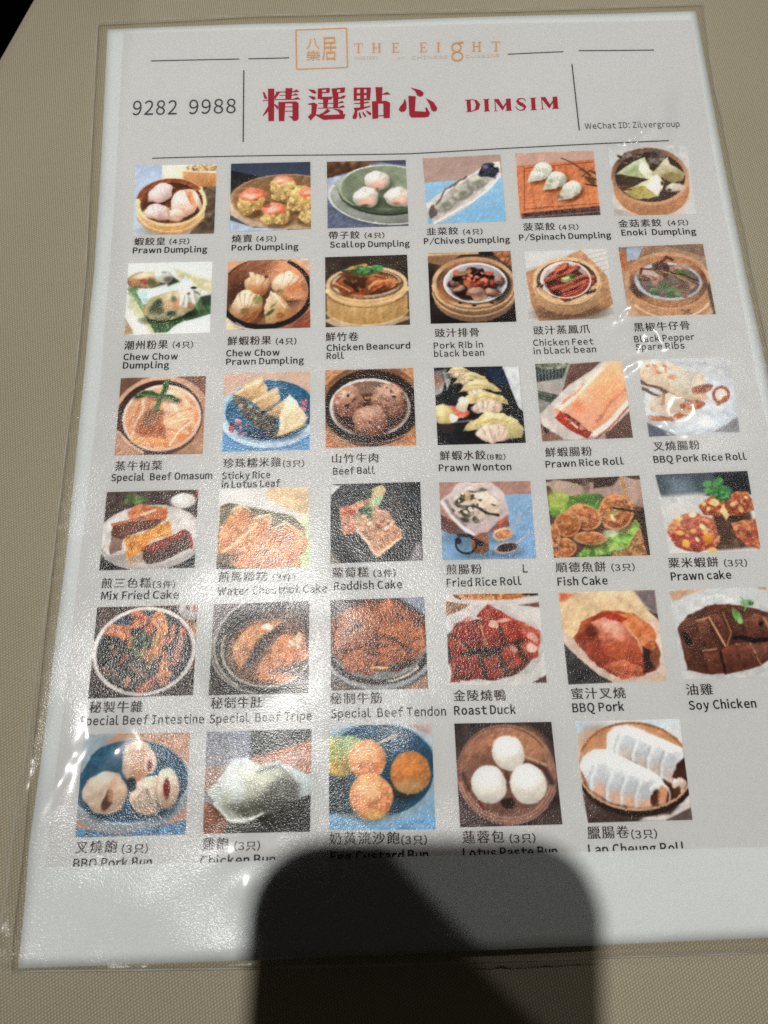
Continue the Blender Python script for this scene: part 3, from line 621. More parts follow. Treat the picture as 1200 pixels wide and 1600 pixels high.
@dish
def vegetable_fun_gor():
    p = Pic(7, 'd8dcdb', 'dcddda', m=.015)
    p.p([(.55, .1), (1, .28), (1, .46), (.78, .34), (.6, .22)], 'c6c29c', 'd3ceb0', s_=.05)
    p.p([(.06, .34), (.14, .4), (.25, .6), (.42, 1), (.32, 1), (.16, .78), (.02, .62)], 'c9cbb4', 'd2cfae', s_=.06)
    p.p([(0, .76), (.12, .98), (0, 1)], 'b8a27e'); p.p([(0, .7), (.06, .68), (.3, 1), (.12, 1)], 'e6e9e8', s_=.04)
    p.p([(.0, .36), (.12, .34), (.2, .5), (.3, .66), (.55, .7), (.88, .5), (1, .48), (1, .74), (.7, .86), (.5, .98), (.36, .98), (.22, .72), (.1, .5)], '76946a', '4a6a48', m=.12)
    for i in range(7):
        p.l([(.42 + .09 * i, .96 - .045 * i), (.36 + .09 * i, .8 - .045 * i)], .022, '97b48a' if i % 2 else '365236', a=.65, s_=.025)
    p.p([(.88, .5), (1, .47), (1, .62), (.9, .62)], '39443a', a=.85, s_=.05); p.l([(.02, .42), (.12, .5), (.22, .66)], .03, '9cbb90', a=.8, s_=.03)
    p.p([(.02, .34), (.3, .36), (.6, .26), (.5, .2), (.1, .28)], '253022', a=.8, s_=.05)
    p.p([(.5, .18), (.62, .28), (.48, .34)], '3f4a38', s_=.04)
    p.e(.21, .24, .21, .12, 'ddc6a2', '84674c', rot=-8, w=.012, mc='caa980', d=(-.3, .95)); p.e(.18, .18, .12, .04, 'efe3cf', a=.7, s_=.05, rot=-15)
    p.e(.42, .19, .13, .09, 'ebebe6', 'a8ab9c', rot=30, w=.02); p.e(.2, .27, .05, .045, 'b0544a', a=.85, s_=.04, w=.02); p.e(.3, .27, .05, .055, '5f6a48', a=.85, s_=.04, w=.02); p.e(.08, .27, .05, .05, 'c08a5c', a=.6, s_=.05); p.e(.48, .24, .05, .04, '6d6258', a=.8, s_=.04); p.e(.43, .14, .03, .015, '9ca0a8', a=.8)
    p.p([(.12, .4), (.3, .36), (.5, .34), (.66, .26), (.7, .2), (.74, .28), (.84, .4), (.7, .55), (.3, .65), (.2, .6)], 'cddcdf', 'e3e9e6', w=.015)
    p.p([(.13, .42), (.24, .4), (.26, .52), (.2, .6)], 'c3d6de', s_=.03)
    p.e(.54, .76, .33, .07, '1f2a1a', a=.8, s_=.06, rot=-8)
    p.e(.52, .61, .325, .19, 'e3dac2', '8a8562', rot=-16, w=.01, mc='c4b795', d=(-.05, 1))
    p.e(.36, .62, .09, .1, '3c4a36', '5a6a4c', a=.9, s_=.06, w=.03); p.e(.31, .52, .08, .03, 'a8a674', a=.7, s_=.04, rot=-30); p.e(.54, .72, .06, .04, '33483f', a=.8, s_=.04); p.e(.49, .6, .07, .07, 'cba888', a=.8, s_=.06); p.e(.6, .6, .05, .09, 'c4946c', a=.75, s_=.05); p.e(.56, .52, .03, .04, '4f5a4a', a=.7, s_=.04); p.e(.24, .66, .04, .06, 'd0a87c', a=.6, s_=.05)
    p.p([(.62, .42), (.72, .3), (.74, .22), (.78, .32), (.88, .4), (.86, .56), (.78, .64), (.68, .62)], 'f0f2f0', 'c3c4b8', w=.015)
    for a, b in (((.7, .42), (.71, .62)), ((.76, .42), (.8, .58)), ((.66, .48), (.64, .6))):
        p.l([a, b], .025, 'fafbfa', a=.9, s_=.03); p.l([(a[0] + .035, a[1]), (b[0] + .035, b[1])], .018, '9c9a8a', a=.6, s_=.03)
    p.e(.79, .37, .035, .02, '46493c'); p.e(.83, .44, .05, .015, '7c7b70', rot=35, a=.8); p.e(.73, .45, .025, .02, '6a6d5c', a=.7); p.e(.76, .62, .04, .05, 'a86c54', a=.7, s_=.04)
    p.p([(.48, 1), (.54, .92), (.7, .84), (1, .74), (1, 1)], 'd3e0e0', 'dfe5e2', w=.015)
    return p.done()

@dish
def prawn_fun_gor():
    p = Pic(8, 'cfa486', 'b0745a')
    p.p([(.82, 0), (1, 0), (1, .2)], 'd9c6b6', m=.2); p.p([(0, .75), (.2, 1), (0, 1)], 'e5cfae'); p.p([(.8, .95), (1, .75), (1, 1), (.75, 1)], '95543f'); p.p([(0, 0), (.2, 0), (0, .2)], 'd7a986')
    p.e(.46, .49, .58, .52, '3a2c2a', '2c2526')
    p.e(.46, .455, .54, .48, '7d4f3c', 'b98463', d=(.9, -.2))
    p.e(.76, .26, .26, .27, 'e2ad86', 'c98e69', a=.85, s_=.18, rot=30)
    p.ring(.46, .47, .55, .5, .05, '48342e', '2c2324', a0=300, a1=110)
    p.e(.6, .52, .33, .26, 'd0ab94', '8f6450', a=.8, s_=.14)
    p.e(.17, .55, .16, .26, '46291f', a=.7, s_=.14); p.e(.42, .62, .14, .2, '51301f', a=.6, s_=.1)
    p.gao(.37, .36, .16, .17, 15, 'e8d0b0', 'a26c44', 3); p.p([(.26, .17), (.31, .17), (.36, .28), (.28, .33)], 'f3e2ca', 'd2a97e'); p.e(.47, .25, .025, .02, '6d4634'); p.e(.32, .42, .06, .05, 'c98c5c', a=.6, s_=.06)
    p.gao(.72, .39, .19, .2, 25, 'efe4cc', 'b07a4e', 4); p.e(.83, .47, .11, .11, 'c98456', 'dba57c', rot=20, w=.03, a=.85, s_=.06); p.e(.64, .48, .05, .04, '6d7342', a=.8, s_=.03); p.e(.7, .5, .1, .05, 'd09c70', a=.6, s_=.05)
    p.gao(.23, .68, .19, .23, 8, 'efe2c8', '96653e', 4); p.e(.37, .58, .06, .06, '8d9150', a=.7, s_=.04); p.e(.22, .74, .05, .05, '7d7440', a=.7, s_=.04); p.e(.28, .8, .12, .1, 'a8683f', a=.5, s_=.1)
    p.p([(.46, .6), (.53, .47), (.68, .58), (.8, .72), (.72, .84), (.56, .93), (.47, .9)], 'f3ecd8', 'b78a58', w=.02, d=(.6, .8))
    p.l([(.53, .5), (.54, .9)], .015, 'd2b48c', a=.7, s_=.03); p.l([(.56, .5), (.7, .7)], .02, 'fbf6e8', a=.7, s_=.03)
    p.e(.52, .77, .07, .025, '4c6032', rot=-40, a=.85); p.e(.56, .67, .05, .015, '6d7a48', rot=-45, a=.7); p.e(.64, .82, .05, .05, '9c6238', a=.7, s_=.05)
    p.l(arc(.46, .47, .55, .5, 50, 165), .05, '2b2325'); p.l(arc(.44, .5, .6, .52, 95, 160), .025, 'cdd3d8', a=.8)
    p.l([(.12, .9), (.22, .97)], .02, 'b8c0cc', a=.7)
    return p.done()

def bamboo(p, cx, cy, rx, ry, h, wall='dcc09a', wall2='b59770', rim='dfc8a4', inner='b28a62', inner2='7d5a3e', band=True):
    p.steamer(cx, cy, rx, ry, h, wall, wall2, rim, inner, inner2)
    if band:
        p.ring(cx, cy + h * .25, rx, ry, .02, '9d7a4c', a0=8, a1=172, a=.7)
        p.ring(cx, cy + h * .12, rx, ry, .02, 'efd8ae', a0=8, a1=172, a=.8)

@dish
def beancurd_roll():
    p = Pic(9, '443b33', '57493c', m=.12)
    p.p([(.9, .15), (1, .2), (1, 1), (0, 1), (0, .85), (.2, .9)], '3f352d'); p.e(.5, .93, .56, .09, 'd3c7b8', 'a08c7a'); p.p([(0, .92), (.12, 1), (0, 1)], '4a3d33'); p.p([(.78, 1), (1, .92), (1, 1)], '4a3d33')
    p.steamer(.5, .4, .49, .25, .33, 'e3c79e', 'b4925f', 'd8bf98', '9a7a56', '5c4029')
    for i in range(13):
        p.l([(.04 + .077 * i, .58), (.04 + .077 * i, .92)], .025, 'c8a876' if i % 2 else 'f0d9b0', a=.3, s_=.05)
    p.e(.1, .72, .14, .22, 'b08c5c', a=.5, s_=.14); p.e(.9, .75, .14, .2, 'a9855a', a=.5, s_=.14)
    p.ring(.5, .44, .49, .25, .03, 'ecd6b0', 'd9bd92', a0=5, a1=175); p.ring(.5, .49, .49, .25, .014, '8a6a42', a0=8, a1=172, a=.8); p.ring(.5, .74, .49, .25, .02, 'd9bc8c', a0=10, a1=170, a=.7)
    p.e(.5, .4, .42, .2, 'e4dad0', 'b4a08e'); p.e(.5, .39, .385, .175, '96603c', '57311d')
    p.p([(.08, .4), (.25, .22), (.5, .16), (.7, .25), (.8, .38), (.68, .52), (.4, .6), (.22, .56)], 'bf8052', '7f4526', w=.03, m=.2, mc='a0633c')
    p.p([(.62, .24), (.78, .28), (.9, .37), (.75, .5), (.55, .55), (.5, .45)], 'c8834f', '8a4b2a', w=.03, m=.18, mc='dca070')
    p.p([(.17, .25), (.25, .2), (.33, .26), (.52, .32), (.48, .45), (.38, .45), (.3, .36)], '70503a', '4d3020', w=.02, mc='94694a')
    p.l([(.24, .36), (.32, .42), (.38, .5)], .05, '3f2315', a=.8); p.l([(.1, .37), (.3, .5)], .02, 'e6b488', a=.7); p.l([(.52, .48), (.6, .38), (.75, .36)], .025, 'e9b688', a=.7); p.l([(.55, .55), (.72, .45)], .025, '5a2c18', a=.8); p.l([(.84, .48), (.92, .4)], .03, '4a3226', a=.6); p.l([(.3, .55), (.48, .58)], .02, 'e0a678', a=.6, w=.02); p.l([(.6, .3), (.7, .33)], .02, '6a3a20', a=.7)
    p.e(.32, .18, .06, .04, 'd2a06c', w=.02); p.e(.46, .13, .06, .03, 'd09a60', w=.02); p.e(.4, .17, .05, .03, 'b8824e', w=.02)
    p.e(.49, .25, .17, .06, '2c5230', a=.6, w=.04)
    p.e(.49, .23, .16, .06, '4d8450', '2f5a34', w=.05, m=.3, ms=26, mc='78b076'); p.e(.62, .19, .06, .035, '5c965a', w=.03); p.l([(.2, .21), (.4, .2)], .02, '3d5a34')
    return p.done()

@dish
def pork_rib():
    p = Pic(10, '463b32', '2e2724', m=.2)
    p.p([(0, .03), (.4, .03), (.32, .1), (.16, .18), (0, .14)], 'a88466', '8a6a50'); p.l([(0, .02), (.6, .015)], .035, 'cfae88'); p.p([(.63, 0), (.78, 0), (.78, .07), (.64, .05)], '2b2827'); p.p([(.78, 0), (1, 0), (1, .24), (.86, .12)], 'b98058', 'a06a48', m=.2, ms=26)
    p.e(.5, .96, .48, .1, '1f1a18', a=.6, s_=.08)
    p.steamer(.53, .43, .49, .36, .2, 'cdaa84', '7f6450', 'd9b892', 'b48a64', '4f382a')
    p.e(.5, .2, .34, .12, 'b58a68', a=.8, s_=.1); p.e(.86, .55, .11, .2, '362822', a=.75, s_=.08, rot=25); p.e(.2, .55, .1, .16, 'a5744c', a=.7, s_=.08)
    p.ring(.53, .47, .485, .36, .022, 'eacfa8', 'd0aa80', a0=5, a1=182); p.ring(.53, .55, .485, .36, .02, 'e0c29c', 'c09c78', a0=5, a1=178); p.ring(.53, .52, .48, .36, .012, '7a5a40', a0=5, a1=175, a=.8)
    p.e(.55, .45, .385, .285, '5a4034', a=.7, s_=.05); p.e(.55, .44, .375, .28, 'd6d8de', 'b3b0b4'); p.e(.56, .42, .33, .235, 'bfbcc0', '93888a'); p.ring(.55, .44, .368, .275, .016, 'ecedf2', 'dcdce2')
    p.e(.54, .47, .3, .2, '4a2f26', '38231c', w=.03, s_=.04)
    p.sc(16, .53, .42, .27, .15, .04, ['a07868', '8a6050', 'b08c7c', '744c40'], 1.3, '4a2c22')
    for x, y, rx, ry in ((.56, .58, .1, .075), (.34, .53, .08, .06), (.76, .56, .08, .055), (.83, .4, .07, .065), (.28, .42, .07, .05)):
        p.e(x + .01, y + .04, rx, ry, '241512', a=.65, s_=.04)
        p.e(x, y, rx, ry, 'c4a08c', '70493c', w=.035, m=.15, ms=22, mc='a07a68'); p.e(x - .02, y - .02, rx * .5, ry * .4, 'dcc0b0', a=.5, s_=.04, w=.02)
    p.p([(.47, .6), (.68, .6), (.66, .7), (.52, .7)], '8a6250', 'c0a488', w=.02)
    p.sc(16, .55, .36, .24, .11, .022, ['241c1a', '1c1716', '3c2c26'])
    p.sc(15, .55, .38, .26, .12, .018, ['c9584c', 'b8433c', 'd8705c', 'e08a70']); p.e(.7, .3, .06, .03, 'd9764e', 'b8543a', w=.02); p.e(.34, .29, .03, .04, 'd0705a', w=.02); p.e(.44, .46, .03, .05, 'c8764e', rot=-20, w=.02); p.e(.41, .32, .07, .025, '9a8a62', w=.03)
    for x, y in ((.36, .72), (.52, .76), (.73, .73), (.81, .68)):
        p.e(x, y, .025, .012, '2a1c16')
    return p.done()

@dish
def chicken_feet():
    p = Pic(11, 'cdcdcc', 'c8c8c6', m=.01)
    p.p([(0, .3), (.4, .14), (.68, .0), (.85, .22), (.97, .4), (1, .8), (.9, .88), (.7, .96), (.3, 1), (.12, 1), (.04, .75)], 'c9a27c', 'b08a68', m=.08)
    for i in range(16):
        p.l([(.0, .26 + .07 * i), (1, .02 + .07 * i)], .008, 'a57a58', a=.45)
    p.p([(.02, .3), (.12, .26), (.14, .8), (.06, .75)], 'c08a68', a=.6, s_=.06)
    p.e(.5, .9, .42, .12, '5c4030', a=.65, s_=.1)
    p.steamer(.48, .43, .4, .33, .17, 'dcc09c', 'a58260', 'd9c0a0', '8d6c56', '5f4638')
    p.ring(.48, .45, .4, .33, .03, 'e8d4b6', 'd6b994', a0=5, a1=175); p.ring(.48, .48, .39, .32, .012, '99784f', a0=8, a1=172, a=.7)
    p.ring(.48, .44, .34, .28, .03, 'c79e78', 'dcb890', a0=10, a1=170)
    p.e(.47, .43, .3, .265, 'e9e1dd', 'c3b5b0'); p.e(.48, .43, .275, .235, 'cfc0ba', 'a08c86'); p.e(.47, .46, .245, .19, '6a2f26', '47201a', s_=.04)
    p.p([(.22, .42), (.3, .36), (.36, .27), (.42, .22), (.47, .2), (.6, .25), (.62, .33), (.46, .4), (.34, .42)], 'c2705a', '95442f', w=.02, m=.12, mc='d08a70')
    for pts, wd, c, c2 in (([(.24, .42), (.34, .38), (.44, .33)], .06, 'b85f45', '9c4a34'), ([(.38, .3), (.48, .24), (.49, .17)], .045, 'c8745c', 'b0543e'), ([(.5, .34), (.6, .27), (.65, .2)], .045, 'c0654e', '9c4634'),
                            ([(.3, .56), (.45, .52), (.58, .46), (.76, .4)], .075, 'b45c46', '8a3c2c'), ([(.34, .62), (.55, .54), (.72, .45), (.8, .43)], .05, 'c06a52', 'a04e38'), ([(.4, .66), (.6, .58), (.78, .47)], .05, 'b85a42', '8f4230'), ([(.44, .68), (.55, .64), (.66, .58)], .075, 'b45540', '86392a'), ([(.56, .42), (.7, .38), (.8, .4)], .045, 'c97a62', 'a8543e')):
        p.l([(x + .01, y + .03) for x, y in pts], wd, '3c1812', a=.65, s_=.03)
        p.l(pts, wd, c, c2, w=.012, m=.1, s_=.025)
        p.l([(x, y - wd * .22) for x, y in pts], .012, 'e6a890', a=.55, s_=.02)
    p.e(.35, .63, .06, .05, '2f1612', a=.8, s_=.05)
    p.e(.5, .41, .1, .04, '6f9050', 'a9b873', rot=-15, w=.015); p.e(.47, .4, .05, .022, 'd3d79c', rot=-15, w=.01); p.e(.56, .39, .04, .03, '3f6a34', rot=-20)
    p.ring(.47, .43, .295, .26, .018, 'f0e8e4', 'e4d8d2')
    for a in (.14, .18, .72, .76, .8):
        p.e(a, .6 - abs(a - .48) * .3 + (.1 if a > .5 else 0), .014, .03, '35241a', rot=35)
    return p.done()

@dish
def spare_ribs():
    p = Pic(12, 'a58770', 'c2a68e', m=.05)
    p.p([(0, 0), (.6, 0), (.1, .25), (.05, .3)], '9c7c68'); p.p([(.1, .02), (.28, .02), (.2, .2), (.08, .22)], 'aab4c4', w=.02); p.p([(0, .05), (.07, .1), (.08, .35), (0, .35)], 'b5764e')
    p.p([(.5, 0), (1, 0), (1, .2), (.8, .1)], '8f7566')
    bamboo(p, .52, .52, .5, .42, .2, 'cba684', 'b48c6a', 'c7a17c', 'b78a66', '6e4c38', False)
    p.e(.5, .36, .42, .2, 'b98e6c', 'a67a5a', s_=.05)
    p.e(.16, .62, .1, .14, '4a352c', a=.7, s_=.08, rot=20)
    p.e(.52, .52, .39, .27, 'c7cfd6', 'b6bec5', rot=4); p.e(.53, .52, .35, .235, '8f867f', '6d5d54', rot=4)
    p.sc(30, .52, .5, .3, .2, .04, ['8d6a58', '6b4a3c', 'a07c6a', '5a4238', 'b09484', '7d6c60'], 2, m=.2)
    p.e(.66, .66, .1, .08, '7a5a4e', '93776a', w=.03); p.e(.35, .4, .1, .04, 'd2c2ba', rot=25, w=.03, a=.8)
    p.sc(7, .45, .62, .18, .1, .035, ['5d7a56', '4c6a4a', '7b8f6a']); p.sc(4, .66, .4, .08, .06, .03, ['6b7a55', '7f8c66'])
    p.l([(.5, .38), (.65, .48), (.8, .6)], .03, 'b08a5c', w=.03); p.l([(.55, .36), (.7, .42), (.85, .52)], .02, '4b372c', w=.03); p.l([(.48, .24), (.55, .17), (.6, .22)], .035, '6d3c30', w=.02); p.l([(.2, .38), (.25, .32), (.35, .34)], .03, '7a4638', w=.02)
    p.ring(.52, .53, .49, .41, .05, 'd0aa86', 'b98e68', a0=20, a1=165); p.ring(.52, .62, .5, .42, .02, 'e6c6a6', a0=20, a1=150)
    p.p([(.95, .6), (1, .55), (1, 1), (.97, 1)], '5d4a40', s_=.04); p.l([(.62, .93), (.72, .98)], .02, '8c6448'); p.l([(.72, .92), (.64, .98)], .02, '8c6448')
    return p.done()

@dish
def beef_omasum():
    p = Pic(13, '82604e', 'a07a64', m=.1)
    p.e(.5, .5, .56, .52, 'dcb9a2', 'b1866c'); p.e(.48, .53, .5, .49, '473126', '5f4536', m=.1); p.p([(0, .72), (.3, .98), (.0, 1)], 'c09a82'); p.p([(.75, .98), (1, .72), (1, 1)], 'b48e74')
    p.l([(.02, .7), (.16, .86), (.32, .97)], .03, 'dcbfa6')
    p.e(.51, .53, .455, .43, 'f1e3d8', 'd6bcab'); p.e(.51, .53, .42, .395, 'dfae88', 'd09670', m=.06, mc='ebc6a6')
    p.p([(.17, .6), (.27, .25), (.4, .2), (.6, .3), (.55, .5), (.5, .78), (.3, .73)], 'e9bf9c', 'bb7c54', w=.03, m=.12, mc='d9a680')
    p.p([(.5, .15), (.72, .2), (.88, .42), (.86, .6), (.7, .9), (.55, .85), (.55, .5)], 'f4dac2', 'dba57e', w=.03, mc='e8c09c', m=.1)
    for a, b, c in (((.19, .72), (.3, .28), 'f8e6d2'), ((.15, .62), (.26, .3), 'b9805a'), ((.36, .3), (.33, .62), 'b87c58'), ((.58, .3), (.7, .52), 'fbeadb'), ((.62, .5), (.84, .42), 'c48c66'), ((.6, .6), (.86, .55), 'f8e4d2'), ((.57, .68), (.75, .72), 'b97f58'), ((.3, .78), (.5, .85), 'f0cfa8')):
        p.l([a, ((a[0] + b[0]) / 2 + .02, (a[1] + b[1]) / 2), b], .022, c, a=.75, s_=.03, w=.02)
    p.e(.42, .5, .1, .12, '7c5840', '9a7052', w=.05, a=.8, s_=.09); p.e(.33, .68, .14, .06, 'a05c38', w=.04, a=.7, s_=.05); p.e(.54, .72, .04, .15, 'a0623f', w=.02, a=.7, s_=.05, rot=-15); p.e(.4, .84, .22, .06, 'dca06a', w=.03, mc='efc896')
    p.l([(.62, .88), (.72, .7), (.86, .58)], .02, 'fbeee0', a=.8); p.e(.75, .78, .06, .03, 'df8a52', a=.7); p.e(.5, .87, .06, .03, 'd98e50', a=.7)
    p.l([(.2, .26), (.3, .22), (.52, .29), (.68, .32)], .07, '3f2f22', a=.4, w=.02, s_=.05)
    p.l([(.2, .24), (.3, .2), (.52, .27), (.68, .3)], .06, '45683e', '304a2e', w=.02, m=.15); p.l([(.56, .06), (.52, .18), (.46, .35), (.43, .42)], .06, '4f7444', '7a9a6a', w=.02, m=.15); p.l([(.22, .22), (.5, .26), (.66, .29)], .015, '86a674', a=.7); p.l([(.55, .1), (.48, .3)], .012, '2d4828')
    return p.done()

@dish
def sticky_rice():
    p = Pic(14, 'cbb0a0', 'd5bcae')
    p.p([(0, .35), (.4, .9), (1, .8), (1, 1), (0, 1)], '6f9fc2', '6598c0', m=.06)
    p.e(.53, .56, .56, .42, '4a6e8c', a=.5, s_=.1)
    p.e(.53, .52, .56, .42, 'cdd9e2', 'a2b9ca'); p.e(.54, .48, .52, .38, '41799a', '285a7c', m=.08)
    p.p([(0, .3), (.25, .18), (.05, .4), (0, .6)], 'b9cedb', a=.7)
    p.ring(.53, .53, .55, .41, .06, 'dae2e6', 'b6c7d4', a0=20, a1=165)
    p.sc(5, .88, .4, .1, .12, .022, ['c46a7c', 'd88a98']); p.sc(9, .25, .7, .2, .1, .022, ['b2505e', 'd9a4ac', '6a3040', 'c87882'])
    p.e(.55, .8, .3, .07, '15304a', a=.7, s_=.08)
    # dark leaf side, running along the three wedges
    p.p([(.11, .25), (.2, .27), (.32, .4), (.44, .46), (.5, .54), (.6, .55), (.62, .83), (.5, .76), (.34, .66), (.2, .52), (.12, .38)], '6f675b', '38322b', w=.02, mc='a59d8c', m=.25, ms=26, d=(.3, .9))
    for q in ([(.11, .25), (.28, .14), (.44, .05), (.52, .2), (.5, .27), (.3, .36), (.2, .3)], [(.3, .37), (.48, .27), (.63, .19), (.67, .34), (.5, .5), (.42, .46)], [(.49, .53), (.62, .42), (.76, .29), (.8, .36), (.68, .56), (.6, .57)]):
        p.p(q, 'e6d3b0', 'ae8556', w=.014, mc='cfb489', m=.1, d=(-.2, 1))
    p.l([(.15, .26), (.42, .1)], .025, 'f3e6cc', a=.7, s_=.03); p.l([(.35, .37), (.6, .24)], .025, 'f1e3c6', a=.7, s_=.03); p.l([(.36, .27), (.46, .12)], .016, 'a87e50', a=.7, s_=.02)
    p.p([(.76, .28), (.86, .42), (.97, .6), (.94, .69), (.8, .75), (.63, .82), (.66, .56)], 'f3ecdd', 'cdb993', w=.014, mc='e4d8bc', d=(.1, 1))
    p.l([(.63, .81), (.8, .75), (.95, .68)], .035, 'd6b67e', a=.8, s_=.03); p.l([(.7, .6), (.88, .54)], .012, 'cdb894', a=.7); p.l([(.7, .68), (.9, .62)], .012, 'd3bf9c', a=.7)
    p.sc(8, .35, .5, .2, .12, .016, ['a59c8a', '2f2a24', '8d8472'])
    return p.done()

@dish
def beef_ball():
    p = Pic(15, 'c3946c', 'b98862', m=.12, ms=30)
    p.e(.52, .5, .56, .52, '7d5b47', '523b2e'); p.e(.5, .48, .55, .47, '3e2d24', '2f2420')
    p.ring(.52, .5, .57, .53, .06, '8d6448', 'a67a58')
    for y in (.88, .93):
        p.l(arc(.5, .5, .62, y - .5 + .08, 30, 150), .012, 'd2a67e', a=.7)
    p.p([(0, .85), (.2, .98), (.0, 1)], 'b87c58', m=.15, ms=30); p.p([(.75, 1), (1, .88), (1, 1)], 'c08862', m=.15, ms=30)
    p.e(.5, .5, .455, .38, 'e6e4e0', 'bcb9b4', rot=3); p.e(.5, .5, .42, .345, 'bda292', '8f6f60', rot=3, d=(0, -1)); p.e(.5, .58, .38, .26, '643b2a', '54301f', s_=.06)
    for cx, cy, rx, ry in ((.27, .43, .165, .215), (.72, .42, .195, .225), (.49, .67, .205, .2)):
        p.e(cx + .01, cy + .08, rx, ry, '3a1f14', a=.75, s_=.09)
        p.e(cx, cy, rx, ry, 'cda58f', '6f4432', w=.03, m=.16, ms=22, mc='b4836c', d=(.2, .95))
        p.sc(12, cx, cy - .02, rx * .8, ry * .8, .016, ['a06a56', 'e0c6b4', '70463a', 'c09480'], a=.8)
        p.e(cx - .03, cy - ry * .55, rx * .5, ry * .25, 'e3cbbb', a=.5, s_=.08, w=.03)
    p.sc(3, .28, .38, .08, .1, .013, ['3c4030']); p.sc(3, .7, .38, .1, .1, .013, ['3c4538', '2c3428']); p.e(.6, .22, .03, .02, '51604c')
    p.l([(.45, .38), (.55, .37)], .03, 'c89a74', a=.8)
    return p.done()

@dish
def prawn_wonton():
    p = Pic(16, '2a2d31', '232527', m=.2, ms=30)
    p.p([(.8, 0), (1, 0), (1, .6), (.95, .55)], 'd0d2d2'); p.p([(.6, .02), (.79, .02), (.86, .25), (.7, .22)], '2b3a52', m=.15)
    p.p([(0, .05), (.15, .02), (.13, .2), (0, .4)], '8b8580', '6d645e'); p.e(.02, .22, .09, .14, '9a5a48', 'b5bab8', w=.02)
    p.p([(.1, .05), (.22, .1), (.14, .3)], 'dedfdc', a=.8)
    for cx, cy, rx, ry, r in ((.3, .07, .17, .08, 0), (.42, .18, .21, .11, 8), (.52, .3, .25, .12, 10), (.58, .47, .28, .15, -4), (.65, .79, .34, .19, -3)):
        p.e(cx, cy + ry * .45, rx * 1.02, ry * .95, '1c1a18', a=.75, s_=.08, rot=r)
        p.p([(cx - rx, cy + ry * .25), (cx - rx * .75, cy - ry * .5), (cx - rx * .2, cy - ry * .95), (cx + rx * .4, cy - ry * .85), (cx + rx * .85, cy - ry * .3), (cx + rx, cy + ry * .3), (cx + rx * .6, cy + ry * .1), (cx, cy - ry * .05), (cx - rx * .6, cy + ry * .2)], 'ece2be', 'bfae7e', w=.02, m=.08, mc='d8c994')
        p.e(cx + rx * .02, cy + ry * .45, rx * .62, ry * .6, 'f1e9e0', 'b89c8c', rot=r, w=.02, m=.1, mc='e3cfc0')
        for i in range(4):
            x = cx + (i - 1.5) * rx * .28
            p.l([(x, cy - ry * .05), (cx + (i - 1.5) * rx * .2, cy + ry * .6)], .014, '9c7c66', a=.55, s_=.025, w=.015)
        p.l([(cx - rx * .6, cy - ry * .2), (cx, cy - ry * .55), (cx + rx * .6, cy - ry * .2)], .014, 'a88e58', a=.6, s_=.03, w=.015)
    p.p([(.86, .62), (.98, .8), (.95, .93), (.84, .95), (.82, .8)], 'd9cfa4', 'b3a878', w=.02)
    p.e(.2, .58, .19, .08, 'e59a84', 'c65f4e', rot=12, w=.025, mc='f0c2b0'); p.e(.08, .62, .12, .13, 'e3d8ae', 'b8a878', w=.03); p.e(.3, .48, .07, .1, 'ebe8dc', 'c4bba8', w=.02); p.e(.2, .66, .06, .05, 'f3e2d6', w=.02); p.e(.12, .78, .1, .05, '4d3c38', w=.02, a=.7)
    p.l([(.14, .72), (.4, .7)], .025, 'cdbfa8', a=.5)
    return p.done()

